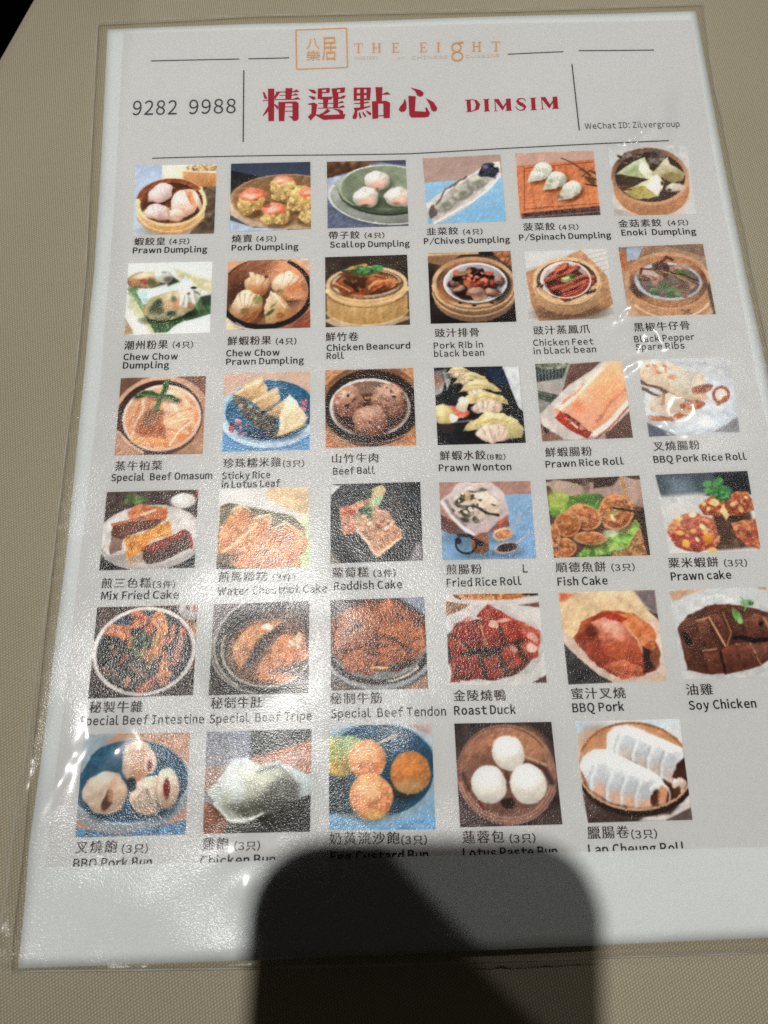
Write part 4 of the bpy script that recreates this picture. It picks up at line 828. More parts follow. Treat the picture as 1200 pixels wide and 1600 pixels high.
@dish
def prawn_rice_roll():
    p = Pic(17, 'b7b0aa', 'a39a94', m=.05)
    p.p([(0, 0), (.38, 0), (.3, .2), (0, .24)], '48524f', '3c4440'); p.e(.2, .02, .18, .06, '7c8070', 'a3a48e', m=.3, ms=26)
    for i in range(9):
        p.l([(.03 + .04 * i, .08), (.03 + .038 * i, .24)], .012, '8d9998', a=.7)
    p.p([(.4, .02), (.75, 0), (.5, .25), (.28, .48), (.27, .4)], '7a5c52', '684a42', m=.08)
    p.p([(0, .35), (.25, .42), (.2, .55), (0, .6)], '5f6a5c', '4b5648', m=.2); p.p([(0, .45), (.2, .55), (.05, .66), (0, .64)], '8f8d88')
    p.p([(.72, .72), (1, .62), (1, 1), (.7, 1)], '7a5e54', '6a4d44'); p.p([(0, .8), (.25, .98), (0, 1)], '8a6a5e'); p.p([(0, .78), (.03, .8), (.12, .85), (.05, .9)], '39302c')
    p.p([(0, .66), (.35, .3), (.8, 0), (1, 0), (1, .66), (.75, .9), (.4, 1), (.25, .98), (.02, .8)], 'd6cec8', 'ccc4be')
    p.p([(.2, .62), (.32, .48), (.82, .02), (1, 0), (1, .5), (.85, .75), (.6, .95), (.52, .97), (.4, .84)], 'edd0b6', 'd8a283', w=.01, m=.05)
    p.p([(.62, .2), (.9, .02), (1, .0), (1, .35), (.75, .6), (.55, .6)], 'efc39a', 'e3a67c', s_=.1, a=.9)
    p.l([(.24, .6), (.5, .35), (.75, .1)], .04, 'f6e8dc', s_=.05); p.l([(.28, .52), (.45, .36), (.52, .28)], .03, 'd58e6a', s_=.03, a=.7, w=.02)
    p.e(.47, .63, .13, .09, 'e08e68', 'ecb494', rot=-25, w=.04, a=.75, s_=.08); p.e(.6, .5, .12, .12, 'edb894', a=.6, s_=.1)
    p.l([(.62, .8), (.8, .55), (1, .38)], .03, 'bd7a56', s_=.04, a=.8, w=.015); p.l([(.58, .93), (.75, .82), (1, .55)], .06, 'eee2d8', s_=.04); p.l([(.6, .99), (.74, .88), (1, .6)], .02, 'a85c40', a=.8)
    p.p([(.17, .72), (.24, .62), (.4, .78), (.56, .93), (.5, .99), (.35, .9)], 'b5432f', '9c3524', w=.01); p.p([(.26, .66), (.38, .74), (.56, .93), (.48, .92), (.3, .78)], '6e3024', '8d4a34', w=.02, mc='d9a48a')
    p.l([(.35, .78), (.4, .84)], .03, 'e6c4ae'); p.l([(.28, .72), (.34, .75)], .03, 'd87a5c'); p.e(.2, .62, .04, .03, 'e9a987', w=.02)
    return p.done()

@dish
def pork_rice_roll():
    p = Pic(18, 'c6c7ca', 'b9bcc2')
    p.p([(.4, .05), (1, .3), (1, .05)], 'c0c2c4'); p.p([(0, .82), (.3, 1), (0, 1)], '777a88', '6a6d7a'); p.p([(.7, .98), (1, .8), (1, 1)], '8b8a8e')
    p.e(.5, .62, .52, .38, 'd3d7db', 'c2c8ce')
    p.p([(0, 0), (.3, .02), (.7, .22), (.72, .55), (.5, .62), (.2, .4), (0, .3)], 'dcd2c4', 'c9b49c', w=.02, m=.06)
    p.sc(16, .15, .12, .15, .09, .025, ['e6d4c2', 'c79a7c', 'f0e4d8']); p.p([(.3, .12), (.62, .2), (.66, .35), (.5, .5), (.3, .4)], 'd6d2ca', 'cabfae', w=.02)
    p.l([(.02, .3), (.15, .38), (.35, .5), (.52, .6)], .06, '6e5044', '8d6a54', w=.03, s_=.04); p.l([(0, .36), (.2, .5)], .04, '5c4038', w=.03, a=.8)
    p.p([(.05, .5), (.3, .45), (.55, .6), (.5, .7), (.2, .74), (.05, .66)], 'e0d8ce', 'ccbba8', w=.02)
    p.l([(.15, .5), (.22, .44), (.2, .6)], .03, 'a87c5c', w=.03, a=.7); p.l([(.05, .78), (.3, .76), (.5, .64), (.62, .62)], .09, '9c5c48', 'b98062', w=.03, mc='d8b49c'); p.e(.45, .72, .08, .04, 'dcc0ac', w=.03, a=.8)
    p.e(.66, .42, .12, .055, '8f4e3c', 'a8644c', rot=-28, w=.025, mc='b98268'); p.ring(.85, .5, .08, .1, .03, '9d5a44', rot=20); p.e(.85, .5, .06, .075, 'd9cdbf', rot=20); p.l([(.8, .62), (.92, .52)], .03, 'ad7048', w=.02)
    p.e(.12, .2, .1, .05, 'd9c0a4', a=.5, s_=.06); p.e(.35, .25, .05, .03, 'c98e70', a=.7, s_=.03); p.e(.55, .85, .25, .08, 'd6dce2', s_=.06)
    return p.done()

@dish
def mix_fried_cake():
    p = Pic(19, '5c4a42', '4d3f3a', m=.2, ms=24)
    p.p([(.7, .0), (1, 0), (1, .3), (.7, .2)], '4a3e3a'); p.sc(8, .3, .1, .12, .05, .03, ['5f7a44', '74904f', '4d6638']); p.e(.84, .14, .14, .1, 'e2e0dd', 'c9c5c2'); p.ring(.84, .14, .14, .1, .012, '8d8480'); p.l([(.98, .0), (1, .1)], .03, 'a04838')
    p.p([(0, .8), (.3, 1), (0, 1)], '3a3835', m=.2); p.p([(.7, 1), (1, .8), (1, 1)], '2f2e2c')
    p.e(.51, .6, .58, .42, 'd2cecb', 'b9b3b0'); p.e(.5, .58, .53, .37, 'dad6d3', 'cbc5c2')
    p.e(.3, .86, .25, .06, '98908c', a=.7, s_=.06); p.ring(.51, .6, .54, .39, .012, 'a8a2a0', a0=20, a1=160)
    p.p([(.24, .26), (.34, .18), (.68, .22), (.68, .38), (.58, .42), (.26, .36)], 'cf8a5c', 'b0643c', w=.015, m=.12, mc='e0a878'); p.l([(.4, .3), (.55, .24)], .03, 'e9d2b0', w=.02)
    p.p([(.1, .42), (.4, .34), (.62, .36), (.6, .46), (.22, .62), (.12, .78), (.1, .6)], '6a4434', '7a5544', w=.012, m=.15); p.l([(.1, .42), (.35, .37), (.62, .34)], .035, 'c5794e', w=.01); p.p([(.1, .58), (.22, .62), (.22, .74), (.1, .8)], 'a58a7c', '8d7468', w=.015)
    p.p([(.24, .62), (.7, .4), (.75, .56), (.5, .66), (.42, .82), (.3, .86)], 'e0a24a', 'c98034', w=.015, m=.12, mc='ecbc6c')
    p.p([(.42, .74), (.88, .52), (.93, .56), (.96, .74), (.62, .92), (.5, .94), (.45, .88)], '7a4a3a', '584038', w=.012, m=.15); p.p([(.42, .74), (.86, .52), (.94, .56), (.55, .8)], 'a8543c', '8a4030', w=.012, m=.12); p.l([(.93, .58), (.96, .75)], .03, '9c3f34'); p.l([(.26, .78), (.32, .92), (.44, .9)], .03, 'c99a6a', a=.7)
    return p.done()

@dish
def chestnut_cake():
    p = Pic(20, 'd2d0ce', 'ceccc9')
    p.p([(.5, .1), (.55, .0), (1, 0), (1, .35), (.8, .3)], 'd9c4a4', 'd3bd9c', m=.08); p.p([(.9, .4), (1, .3), (1, 1), (.9, 1)], 'cfd3b8')
    p.p([(.02, .22), (.12, .18), (.5, .28), (.8, .35), (.95, .5), (.97, .7), (.9, 1), (.0, 1)], '7d7258', '988a6c', m=.15)
    p.e(.95, .82, .07, .2, 'aebf82', a=.8, s_=.05); p.p([(0, .9), (.2, .98), (.25, 1), (0, 1)], '3a3633')
    p.p([(0, .58), (.1, .35), (.22, .22), (.34, .3), (.36, .44), (.15, .72), (0, .85)], 'd9a878', 'bd7f50', w=.025, m=.12, mc='e6c49c')
    p.p([(.08, .78), (.3, .5), (.45, .33), (.56, .36), (.56, .5), (.35, .78)], 'dcae7c', 'c48350', w=.025, m=.12, mc='eacba4')
    p.p([(.05, .78), (.3, .75), (.5, .6), (.7, .48), (.9, .55), (.98, .7), (.9, .98), (.5, 1), (.15, .95)], 'd6a576', 'b87648', w=.025, m=.12, mc='e2bc92')
    p.e(.72, .62, .12, .1, 'b56a38', a=.7, s_=.1, w=.03); p.e(.3, .38, .08, .1, 'c07a48', a=.6, s_=.08); p.e(.48, .5, .08, .08, 'c0763f', a=.6, s_=.08); p.l([(.12, .32), (.24, .22), (.35, .3)], .03, 'f0dcbc', a=.8, w=.02); p.l([(.42, .37), (.55, .34), (.57, .44)], .03, 'efdcc0', a=.8, w=.02); p.l([(.08, .78), (.2, .68), (.42, .48)], .03, 'f3e2c8', a=.7, w=.02); p.l([(.6, .52), (.75, .44), (.95, .62)], .03, 'efd9b8', a=.7, w=.02); p.e(.1, .86, .12, .05, '5c4634', a=.6, s_=.05)
    return p.done()

@dish
def radish_cake():
    p = Pic(21, '3d4042', '343638', m=.2, ms=36)
    p.p([(0, .0), (.12, .02), (0, .15)], 'c6c6c4'); p.p([(.78, .1), (1, .2), (1, .3), (.8, .18)], '56606a', a=.8, s_=.1); p.p([(0, .85), (.12, 1), (0, 1)], '8a8078'); p.p([(.92, .8), (1, .75), (1, 1), (.85, 1)], '8a8286', s_=.05)
    p.e(.5, .45, .42, .4, '2f3234', a=.6, s_=.2)
    p.e(.7, .3, .07, .2, '5a544c', a=.8, s_=.06, w=.03)
    p.p([(.1, .3), (.35, .22), (.55, .2), (.55, .35), (.3, .45), (.28, .6), (.15, .68)], 'c99a7c', 'b07a5a', w=.025, m=.18, mc=['dcb8a0', 'a8583e'], ms=20)
    p.p([(.46, .06), (.55, .0), (.6, .1), (.55, .28), (.46, .35)], 'd6bc94', 'c4a67c', w=.03, mc='9fb58a'); p.e(.5, .23, .06, .06, 'a8c29c', w=.03)
    p.p([(.25, .45), (.52, .32), (.62, .36), (.8, .65), (.78, .72), (.55, .93), (.5, .95), (.28, .6)], 'd0ac8e', 'b58a6a', w=.015, m=.16, ms=20, mc=['dfc4aa', 'a8785c'])
    p.l([(.3, .6), (.52, .92), (.78, .7)], .03, 'e6d2ba', a=.8, w=.02)
    p.sc(10, .53, .58, .2, .2, .018, ['a06048', '8d4e3a', 'e6d8c4', 'b98c70']); p.sc(6, .42, .4, .12, .12, .022, ['5c8a62', '4a7852', '7ba882']); p.e(.37, .35, .05, .045, '4a6a4c', w=.02); p.e(.42, .1, .06, .03, '4d6850', w=.03, a=.8); p.e(.45, .93, .04, .025, '4d6650', a=.7)
    p.sc(5, .2, .35, .06, .04, .02, ['b2523c', 'c46a50'])
    return p.done()

@dish
def fried_rice_roll():
    p = Pic(22, 'ae8a80', 'b8968c', m=.05)
    p.p([(.6, .18), (1, .17), (1, 1), (0, 1), (0, .6), (.3, .5)], '93b4cc', '84a8c6', m=.04)
    p.p([(0, .42), (.2, .56), (.26, .68), (.1, .67), (.0, .62)], '6a463e', '7d5a50'); p.p([(.48, .68), (.58, .57), (.72, .46), (.74, .58), (.6, .64)], '8d4f3e', 'a56650'); p.l([(.62, .54), (.72, .46)], .04, 'c0725c', s_=.03)
    p.p([(.6, .08), (.68, .1), (.7, .18), (.64, .16)], 'b8705c')
    p.e(.3, .72, .3, .08, '4c6478', a=.5, s_=.1)
    p.p([(.0, .24), (.12, .14), (.22, 0), (.58, 0), (.7, .18), (.73, .42), (.6, .55), (.46, .7), (.36, .72), (.22, .6), (.06, .36)], 'd9cfcd', 'b9a8a8', w=.015, mc='c9bcbc')
    p.l([(.02, .26), (.12, .44), (.24, .6), (.36, .7)], .04, 'eae4e2', s_=.04); p.l([(.07, .24), (.14, .42), (.26, .56)], .035, '8d7d80', a=.8, s_=.04); p.p([(.3, .55), (.6, .5), (.46, .69), (.36, .7)], 'cdbcbc', 'b8a4a4', w=.015, a=.8)
    p.p([(.14, .2), (.3, .07), (.45, .05), (.62, .2), (.68, .32), (.68, .42), (.55, .44), (.42, .5), (.28, .52), (.18, .38)], 'e3d9d0', 'c4b5aa', w=.02, m=.08, d=(.5, .8))
    p.p([(.38, .16), (.5, .1), (.62, .22), (.67, .34), (.62, .4), (.5, .36), (.4, .3)], 'ece4d8', 'd0c0b0', w=.02, d=(.2, 1))
    for x, y, rx, ry, r in ((.22, .24, .07, .04, -10), (.27, .16, .03, .04, 20), (.36, .2, .03, .05, -40), (.27, .38, .05, .06, 30), (.32, .32, .04, .05, 20), (.25, .5, .06, .03, 20), (.36, .48, .045, .035, -30), (.2, .3, .05, .025, 10), (.48, .1, .03, .015, 0), (.36, .12, .04, .012, -10), (.62, .3, .03, .012, 20), (.14, .36, .015, .02, 0)):
        p.e(x, y, rx, ry, '4a473d', '6d6858', rot=r, w=.03, m=.25, s_=.025)
    p.l([(.38, .3), (.46, .36), (.54, .42), (.64, .43)], .03, '463a34', w=.02, s_=.02); p.e(.31, .2, .035, .05, 'cdb48a', 'b89868', w=.02); p.e(.38, .26, .03, .03, 'dcccae', w=.02); p.sc(14, .32, .32, .18, .2, .016, ['f0e8e0', 'a59c8a', '5c5648', 'e6dccf'])
    p.e(.4, .94, .2, .05, '4a5c6c', a=.5, s_=.06)
    p.p([(.32, .72), (.42, .66), (.49, .66), (.5, .88), (.44, .93), (.32, .9)], 'b87c60', '74503e', w=.012, m=.15, mc='9c6a50'); p.ring(.26, .8, .11, .12, .022, '3a4048', '22242a'); p.e(.25, .82, .07, .07, '6a8494', a=.6); p.l([(.18, .68), (.3, .71), (.42, .79)], .028, '2a2a2e'); p.e(.41, .8, .045, .03, '2c2422'); p.e(.18, .76, .03, .04, '2a2c34')
    p.e(.66, .74, .14, .08, '5f7d96', a=.5, s_=.06); p.e(.66, .69, .115, .08, 'ddd0c4', 'b5a294', rot=-18); p.e(.665, .685, .09, .058, 'c6936e', 'b0784f', rot=-18, m=.18, ms=30); p.l([(.75, .62), (.82, .52), (.88, .42)], .025, 'b0a8ac')
    p.e(.7, .93, .16, .06, '4f6a84', a=.5, s_=.06); p.e(.69, .86, .135, .072, 'ddd0c6', 'a8968a', rot=-12); p.e(.695, .855, .11, .052, '4a3834', '352826', rot=-12, m=.3, ms=30); p.l([(.8, .8), (.88, .73), (.98, .66)], .02, 'b4acb0')
    return p.done()

@dish
def fish_cake():
    p = Pic(23, '5c4438', '6d5244', m=.15)
    p.p([(.0, .02), (.25, .03), (.4, .1), (.55, .05), (.85, .0), (1, .05), (1, .45), (.7, .3), (.1, .25)], 'c0aba0', 'a08878', w=.03); p.e(.42, .1, .04, .1, '7c6458', a=.8, s_=.05); p.p([(.5, .0), (.8, 0), (.7, .12), (.5, .14)], '4d3a32', s_=.04); p.l([(.8, .0), (.85, .3)], .03, 'b88e5c'); p.e(.9, .25, .06, .12, 'c5a89a', a=.7, s_=.05)
    p.p([(0, .2), (.12, .2), (.45, .22), (.58, .32), (.6, .45), (.3, .5), (.1, .5), (0, .5)], '8aa84e', '5f8a3c', w=.03, m=.2, mc='6a9a48'); p.e(.1, .28, .1, .14, 'b2be62', a=.8, s_=.08, w=.03); p.e(.48, .3, .12, .06, '4f7a3a', w=.04, a=.8)
    p.p([(.7, .75), (.95, .6), (1, .7), (1, 1), (.6, 1)], 'b98e62', '9a6e48', m=.2, ms=30, mc='d6b486'); p.p([(.92, .5), (1, .4), (1, 1), (.97, 1)], '4a382e')
    p.p([(.2, 1), (.35, .85), (.6, .75), (.9, .55), (.95, .62), (.8, .85), (.6, .97), (.4, 1)], '9cba60', '6f9a46', w=.025, m=.2, mc='c3d48c'); p.e(.7, .68, .1, .06, 'd3dcae', w=.03, a=.8, rot=-30)
    for cx, cy, rx, ry, r in ((.7, .45, .185, .23, 10), (.36, .5, .19, .16, 35), (.18, .58, .14, .17, 20), (.1, .88, .15, .12, -10), (.4, .77, .17, .08, 5), (.03, .72, .06, .14, 0)):
        p.e(cx + .01, cy + .05, rx, ry, '4a2f20', a=.6, s_=.06, rot=r)
        p.e(cx, cy, rx, ry, 'c98a58', '8d5230', rot=r, w=.015, m=.18, ms=20, mc=['b06c40', 'dcaa78'])
        p.ring(cx, cy, rx * .93, ry * .93, .018, 'e0b88a', rot=r, a=.6)
    p.sc(6, .68, .44, .1, .14, .022, ['d8c084', 'e6d6a4', '9a9a58', 'a45c38'])
    p.l([(.68, .4), (1, .48)], .025, '3a2c28'); p.l([(.92, .5), (1, .55)], .02, '2c2422'); p.e(.62, .72, .08, .05, 'dde6c2', a=.7, s_=.04)
    return p.done()

@dish
def prawn_cake():
    p = Pic(24, 'c8c8c6', 'cfcecb')
    p.p([(0, 0), (1, 0), (1, .3), (.5, .3), (.02, .3)], '4c5860', '5c6870', m=.06); p.p([(.1, .05), (.35, .05), (.4, .28), (.12, .28)], '7c8a96', s_=.15, a=.8); p.p([(.62, 0), (1, 0), (1, .28), (.7, .25)], '2e3234', s_=.08); p.p([(0, .28), (.5, .26), (.5, .4), (0, .4)], 'cbcbc9', s_=.08)
    p.p([(.55, .5), (.95, .5), (1, .95), (.5, .98)], '4d3a30', '6a5244', m=.25, s_=.05)
    p.p([(.42, .4), (.6, .28), (.95, .27), (1, .3), (1, .5), (.8, .58), (.62, .58), (.45, .5)], 'bf7a56', '94482f', w=.025, m=.2, ms=20, mc=['d9a478', 'a05038'])
    p.p([(.72, .65), (1, .6), (1, .98), (.85, .92), (.76, .82)], 'c9865c', '9c5438', w=.02, m=.2, mc=['e0b088', 'a84f38'])
    p.e(.31, .75, .27, .25, 'cf9470', '97523e', w=.025, m=.2, ms=18, mc=['e6bf98', 'ab5444']); p.sc(10, .28, .72, .2, .18, .04, ['b05c50', 'a84c46', 'c07a68'], 1.4); p.sc(9, .3, .72, .22, .2, .025, ['eec690', 'e8b46c', 'f2dcb0'])
    p.e(.45, .83, .06, .06, 'e0a44c', 'c4802f'); p.e(.2, .88, .04, .05, 'e4b060'); p.e(.47, .98, .06, .04, 'e2c27c'); p.p([(.62, .5), (.68, .42), (.72, .55), (.68, .62)], 'ecd09a', w=.01); p.sc(6, .55, .42, .1, .06, .025, ['e0b87c', 'ecd4a4']); p.sc(8, .88, .4, .12, .1, .02, ['e2b88c', 'a8503a'])
    p.e(.64, .25, .1, .09, '4f8a52', '3c703f', w=.05, m=.3, ms=24, mc='76ac72'); p.e(.56, .14, .06, .04, '5f9a5e', w=.03); p.e(.74, .2, .06, .06, '4a8a50', w=.04); p.e(.64, .15, .07, .05, '5a955a', w=.04)
    return p.done()

@dish
def beef_intestine():
    p = Pic(25, '5a453c', '40362f', m=.2)
    p.e(.95, .04, .14, .14, 'd9d6d4', '9a9490'); p.p([(.88, 0), (.91, 0), (.92, .06), (.89, .05)], '5a3a34'); p.p([(.94, 0), (1, 0), (1, .08), (.96, .08)], 'b0705c'); p.p([(.88, .16), (1, .2), (1, .6), (.96, .4)], 'a8846a', m=.2); p.p([(.92, .6), (1, .55), (1, .72), (.94, .7)], '7a4844')
    p.e(.5, .5, .5, .49, 'd6d2ce', 'aaa6a2'); p.e(.5, .5, .46, .45, '46484c', '2c2c2c', m=.15, d=(-.3, .8)); p.e(.5, .5, .43, .42, '2f2d2b', '3a342e', m=.3, ms=26)
    p.e(.28, .2, .09, .07, '41546a', a=.8, s_=.08)
    p.sc(60, .45, .55, .36, .34, .026, ['4a3e32', '5a483a', '2b2c28', '39422f', '665242', '222324', '7a6450', '2a302c'], 1.8, m=.3)
    p.sc(30, .42, .6, .32, .28, .013, ['8d7a64', 'a08a70', '9a6a4c', '6f7a5c', 'b59a7c'], 1.6)
    for pts, wd, c, c2 in (([(.16, .24), (.24, .26), (.32, .31)], .12, 'cf8a58', 'a85f38'), ([(.4, .08), (.5, .15), (.53, .24)], .11, 'b56242', '8a4430'), ([(.34, .22), (.44, .2)], .06, 'c88050', 'a06040'), ([(.62, .12), (.66, .28), (.63, .44), (.6, .54)], .14, 'dca26c', 'b87444'), ([(.72, .62), (.7, .74), (.66, .84)], .12, 'd99a5c', 'a8683c'), ([(.87, .28), (.85, .45), (.8, .66)], .075, 'c4704a', '97482e'), ([(.76, .26), (.78, .36), (.74, .44)], .07, 'b0644a', '864630'), ([(.36, .34), (.37, .44)], .05, 'c87c4c', 'a05a38'), ([(.48, .94), (.58, .88), (.62, .84)], .09, 'c87448', '9c5434'), ([(.5, .52), (.56, .6)], .08, 'b88a60', '8d6444'), ([(.3, .62), (.33, .54)], .025, 'c0643c', 'a85034'), ([(.37, .8), (.35, .88)], .07, 'b08c6a', '8a6a4c'), ([(.68, .5), (.74, .58)], .07, 'a8684a', '80482f')):
        p.l([(x + .015, y + .02) for x, y in pts], wd, '1c1614', a=.7, s_=.04, w=.02)
        p.l(pts, wd, c, c2, w=.03, m=.18, ms=24, mc='8f5636', s_=.025)
        p.l([(x - wd * .2, y) for x, y in pts], wd * .22, 'eec79a', a=.5, w=.03, s_=.03)
    p.sc(22, .48, .42, .13, .12, .012, ['6a8a54', '7d9c66', '4a5f3e', '8dac78'])
    p.ring(.5, .5, .485, .475, .035, 'dcd8d4', 'c0bab6')
    return p.done()

@dish
def beef_tripe():
    p = Pic(26, '5a5052', '54504c', m=.2)
    p.p([(0, 0), (.2, 0), (.05, .5), (0, .6)], '7d7476'); p.e(.56, .46, .52, .53, '55504a', '4a4842'); p.ring(.56, .46, .53, .52, .025, 'b9b4ac', 'a09a92', a0=120, a1=300); p.ring(.58, .5, .58, .5, .02, '9b968e', a0=100, a1=200)
    p.e(.58, .42, .48, .44, '45403c', '6a6058', m=.15); p.p([(.5, .1), (.9, .12), (1, .35), (.8, .3), (.6, .2)], '6d5546', s_=.08)
    p.e(.58, .55, .42, .37, '8d6a50', '6a4a36', m=.15)
    p.p([(.2, .48), (.35, .32), (.6, .2), (.72, .22), (.6, .36), (.42, .62), (.3, .72)], 'cf9a6c', 'b07848', w=.025, m=.12, mc='ddb488'); p.e(.56, .27, .06, .03, 'ece0d2', w=.02)
    p.p([(.45, .75), (.6, .5), (.75, .36), (.95, .38), (.98, .6), (.85, .72), (.6, .85), (.48, .84)], 'cf9468', 'b2734a', w=.025, m=.14, mc=['dcb08a', 'b87850']); p.l([(.4, .66), (.52, .45), (.72, .28)], .07, '4c3a30', w=.03, s_=.04); p.l([(.48, .82), (.75, .74), (.95, .68)], .04, '5c3f30', w=.03, a=.8); p.e(.66, .82, .2, .05, 'c08050', w=.03); p.sc(6, .85, .45, .08, .08, .018, ['ead0b4', 'f2e2d0'])
    p.ring(.57, .5, .46, .42, .022, 'c3bcb0', 'b4ac a0'.replace(' ', ''), a0=60, a1=200); p.ring(.57, .5, .47, .43, .02, 'b5aea4', a0=10, a1=90)
    return p.done()

@dish
def beef_tendon():
    p = Pic(27, '4a423c', '6a5a4e', m=.15)
    p.p([(.75, 0), (1, 0), (1, .2)], '8c93a0'); p.p([(.75, 1), (1, .85), (1, 1)], 'a0806a'); p.p([(0, .22), (.12, .15), (.05, .3), (0, .35)], 'c9c2bc')
    p.e(.5, .6, .56, .42, '6b6a68', '8f8e8c', m=.1); p.ring(.5, .62, .54, .36, .035, 'b6b8ba', '9a9ca0', a0=20, a1=165); p.ring(.5, .56, .52, .36, .05, '3a3430', a0=10, a1=170); p.ring(.5, .68, .52, .34, .02, '5d5e60', a0=30, a1=150)
    p.e(.5, .42, .52, .4, '8f5434', '6d3a22', w=.03)
    for pts, c, c2 in (([(.02, .35), (.2, .1), (.4, .08), (.5, .2), (.45, .45), (.3, .62), (.05, .55)], 'bd7c50', '96552f'), ([(.5, .08), (.65, .02), (.78, .15), (.85, .35), (.6, .4), (.5, .3)], 'b8704a', '8d4c2c'), ([(.48, .38), (.75, .28), (1, .32), (1, .6), (.8, .68), (.52, .5)], 'b5703f', '9a5830'), ([(.05, .6), (.35, .55), (.52, .68), (.45, .82), (.2, .8)], 'b87244', '8a4a2a'), ([(.48, .55), (.72, .52), (.84, .66), (.7, .76), (.5, .72)], 'ad6a40', '84482a')):
        p.p(pts, c, c2, w=.03, m=.14, mc=['c89066', 'a0623c'])
    p.l([(.14, .36), (.32, .3)], .06, '4a3020', w=.03, a=.8, s_=.04); p.l([(.5, .45), (.7, .46), (.82, .6)], .05, '5a3018', w=.03, a=.8, s_=.04); p.l([(.1, .56), (.3, .56), (.5, .62)], .04, '58301c', w=.03, a=.8); p.l([(.7, .2), (.76, .24)], .05, '5c3a28', w=.02, a=.8); p.l([(.45, .78), (.6, .78)], .03, 'd8b47c', w=.02); p.e(.75, .74, .15, .04, '332c28', rot=-15, a=.8, s_=.04)
    p.ring(.5, .55, .5, .37, .025, 'c6bdb2', a0=35, a1=80)
    return p.done()

@dish
def roast_duck():
    p = Pic(28, 'cfcbc8', 'c8c6c3')
    p.e(.5, .02, .4, .05, 'c98a54', 'b0683c', m=.2, mc='e0b070'); p.l([(.1, .02), (.16, .05)], .03, '4a3a30'); p.e(.92, .0, .1, .03, '3d322c'); p.p([(0, .08), (.25, .12), (.18, .18), (0, .24)], '8a6a50', m=.15); p.p([(.78, .13), (1, .1), (1, .16)], '7a5a52'); p.p([(.85, .98), (1, .9), (1, .98)], '5a4640')
    p.e(.46, .55, .55, .44, 'cdc9c6', 'c0bcba'); p.e(.42, .62, .46, .33, '4a2e26', '5c3c30', w=.01)
    for pts, c, c2 in (([(.3, .25), (.45, .12), (.6, .2), (.68, .28), (.5, .36)], 'b0482f', '8d3324'), ([(.05, .45), (.1, .32), (.25, .26), (.36, .35), (.4, .6), (.25, .62)], '9c4434', '7d3428'), ([(.33, .32), (.48, .24), (.56, .42), (.56, .6), (.42, .6)], 'b05848', '8d3c30'), ([(.54, .28), (.68, .26), (.82, .35), (.85, .5), (.62, .56)], 'bd5842', '923828'), ([(.78, .3), (.98, .42), (.94, .6), (.8, .56)], 'c4745c', '9c4836'), ([(.0, .52), (.12, .5), (.2, .65), (.05, .72)], 'b0553c', '8a3a28'), ([(.0, .75), (.1, .7), (.3, .68), (.36, .9), (.2, .97), (.02, .97)], '96483c', '7a3a32'), ([(.36, .7), (.5, .68), (.58, .9), (.42, .92)], 'a85644', '8c4234'), ([(.56, .6), (.68, .55), (.8, .78), (.62, .84)], 'b8604a', '96463a'), ([(.78, .58), (.96, .5), (.94, .7), (.84, .76)], 'c0745a', 'a05440')):
        p.p(pts, c, c2, w=.02, m=.18, ms=20, mc='a03c2c', s_=.025)
    p.e(.5, .33, .05, .05, 'e0b4a2', rot=30, w=.02); p.e(.62, .3, .06, .025, 'dfb8aa', w=.02); p.e(.88, .6, .06, .06, 'e3c2b4', w=.03); p.e(.9, .48, .05, .04, 'dcb0a4', w=.03, a=.8); p.e(.68, .62, .05, .03, 'd8a494', rot=40, w=.02, a=.8); p.e(.22, .3, .05, .03, 'c88270', a=.8, w=.02)
    p.l([(.36, .35), (.4, .58)], .02, 'c9a070', a=.8); p.l([(.15, .66), (.38, .64), (.56, .62)], .035, '2c2422', w=.02); p.l([(.12, .52), (.2, .63)], .02, 'c89060', a=.7)
    return p.done()

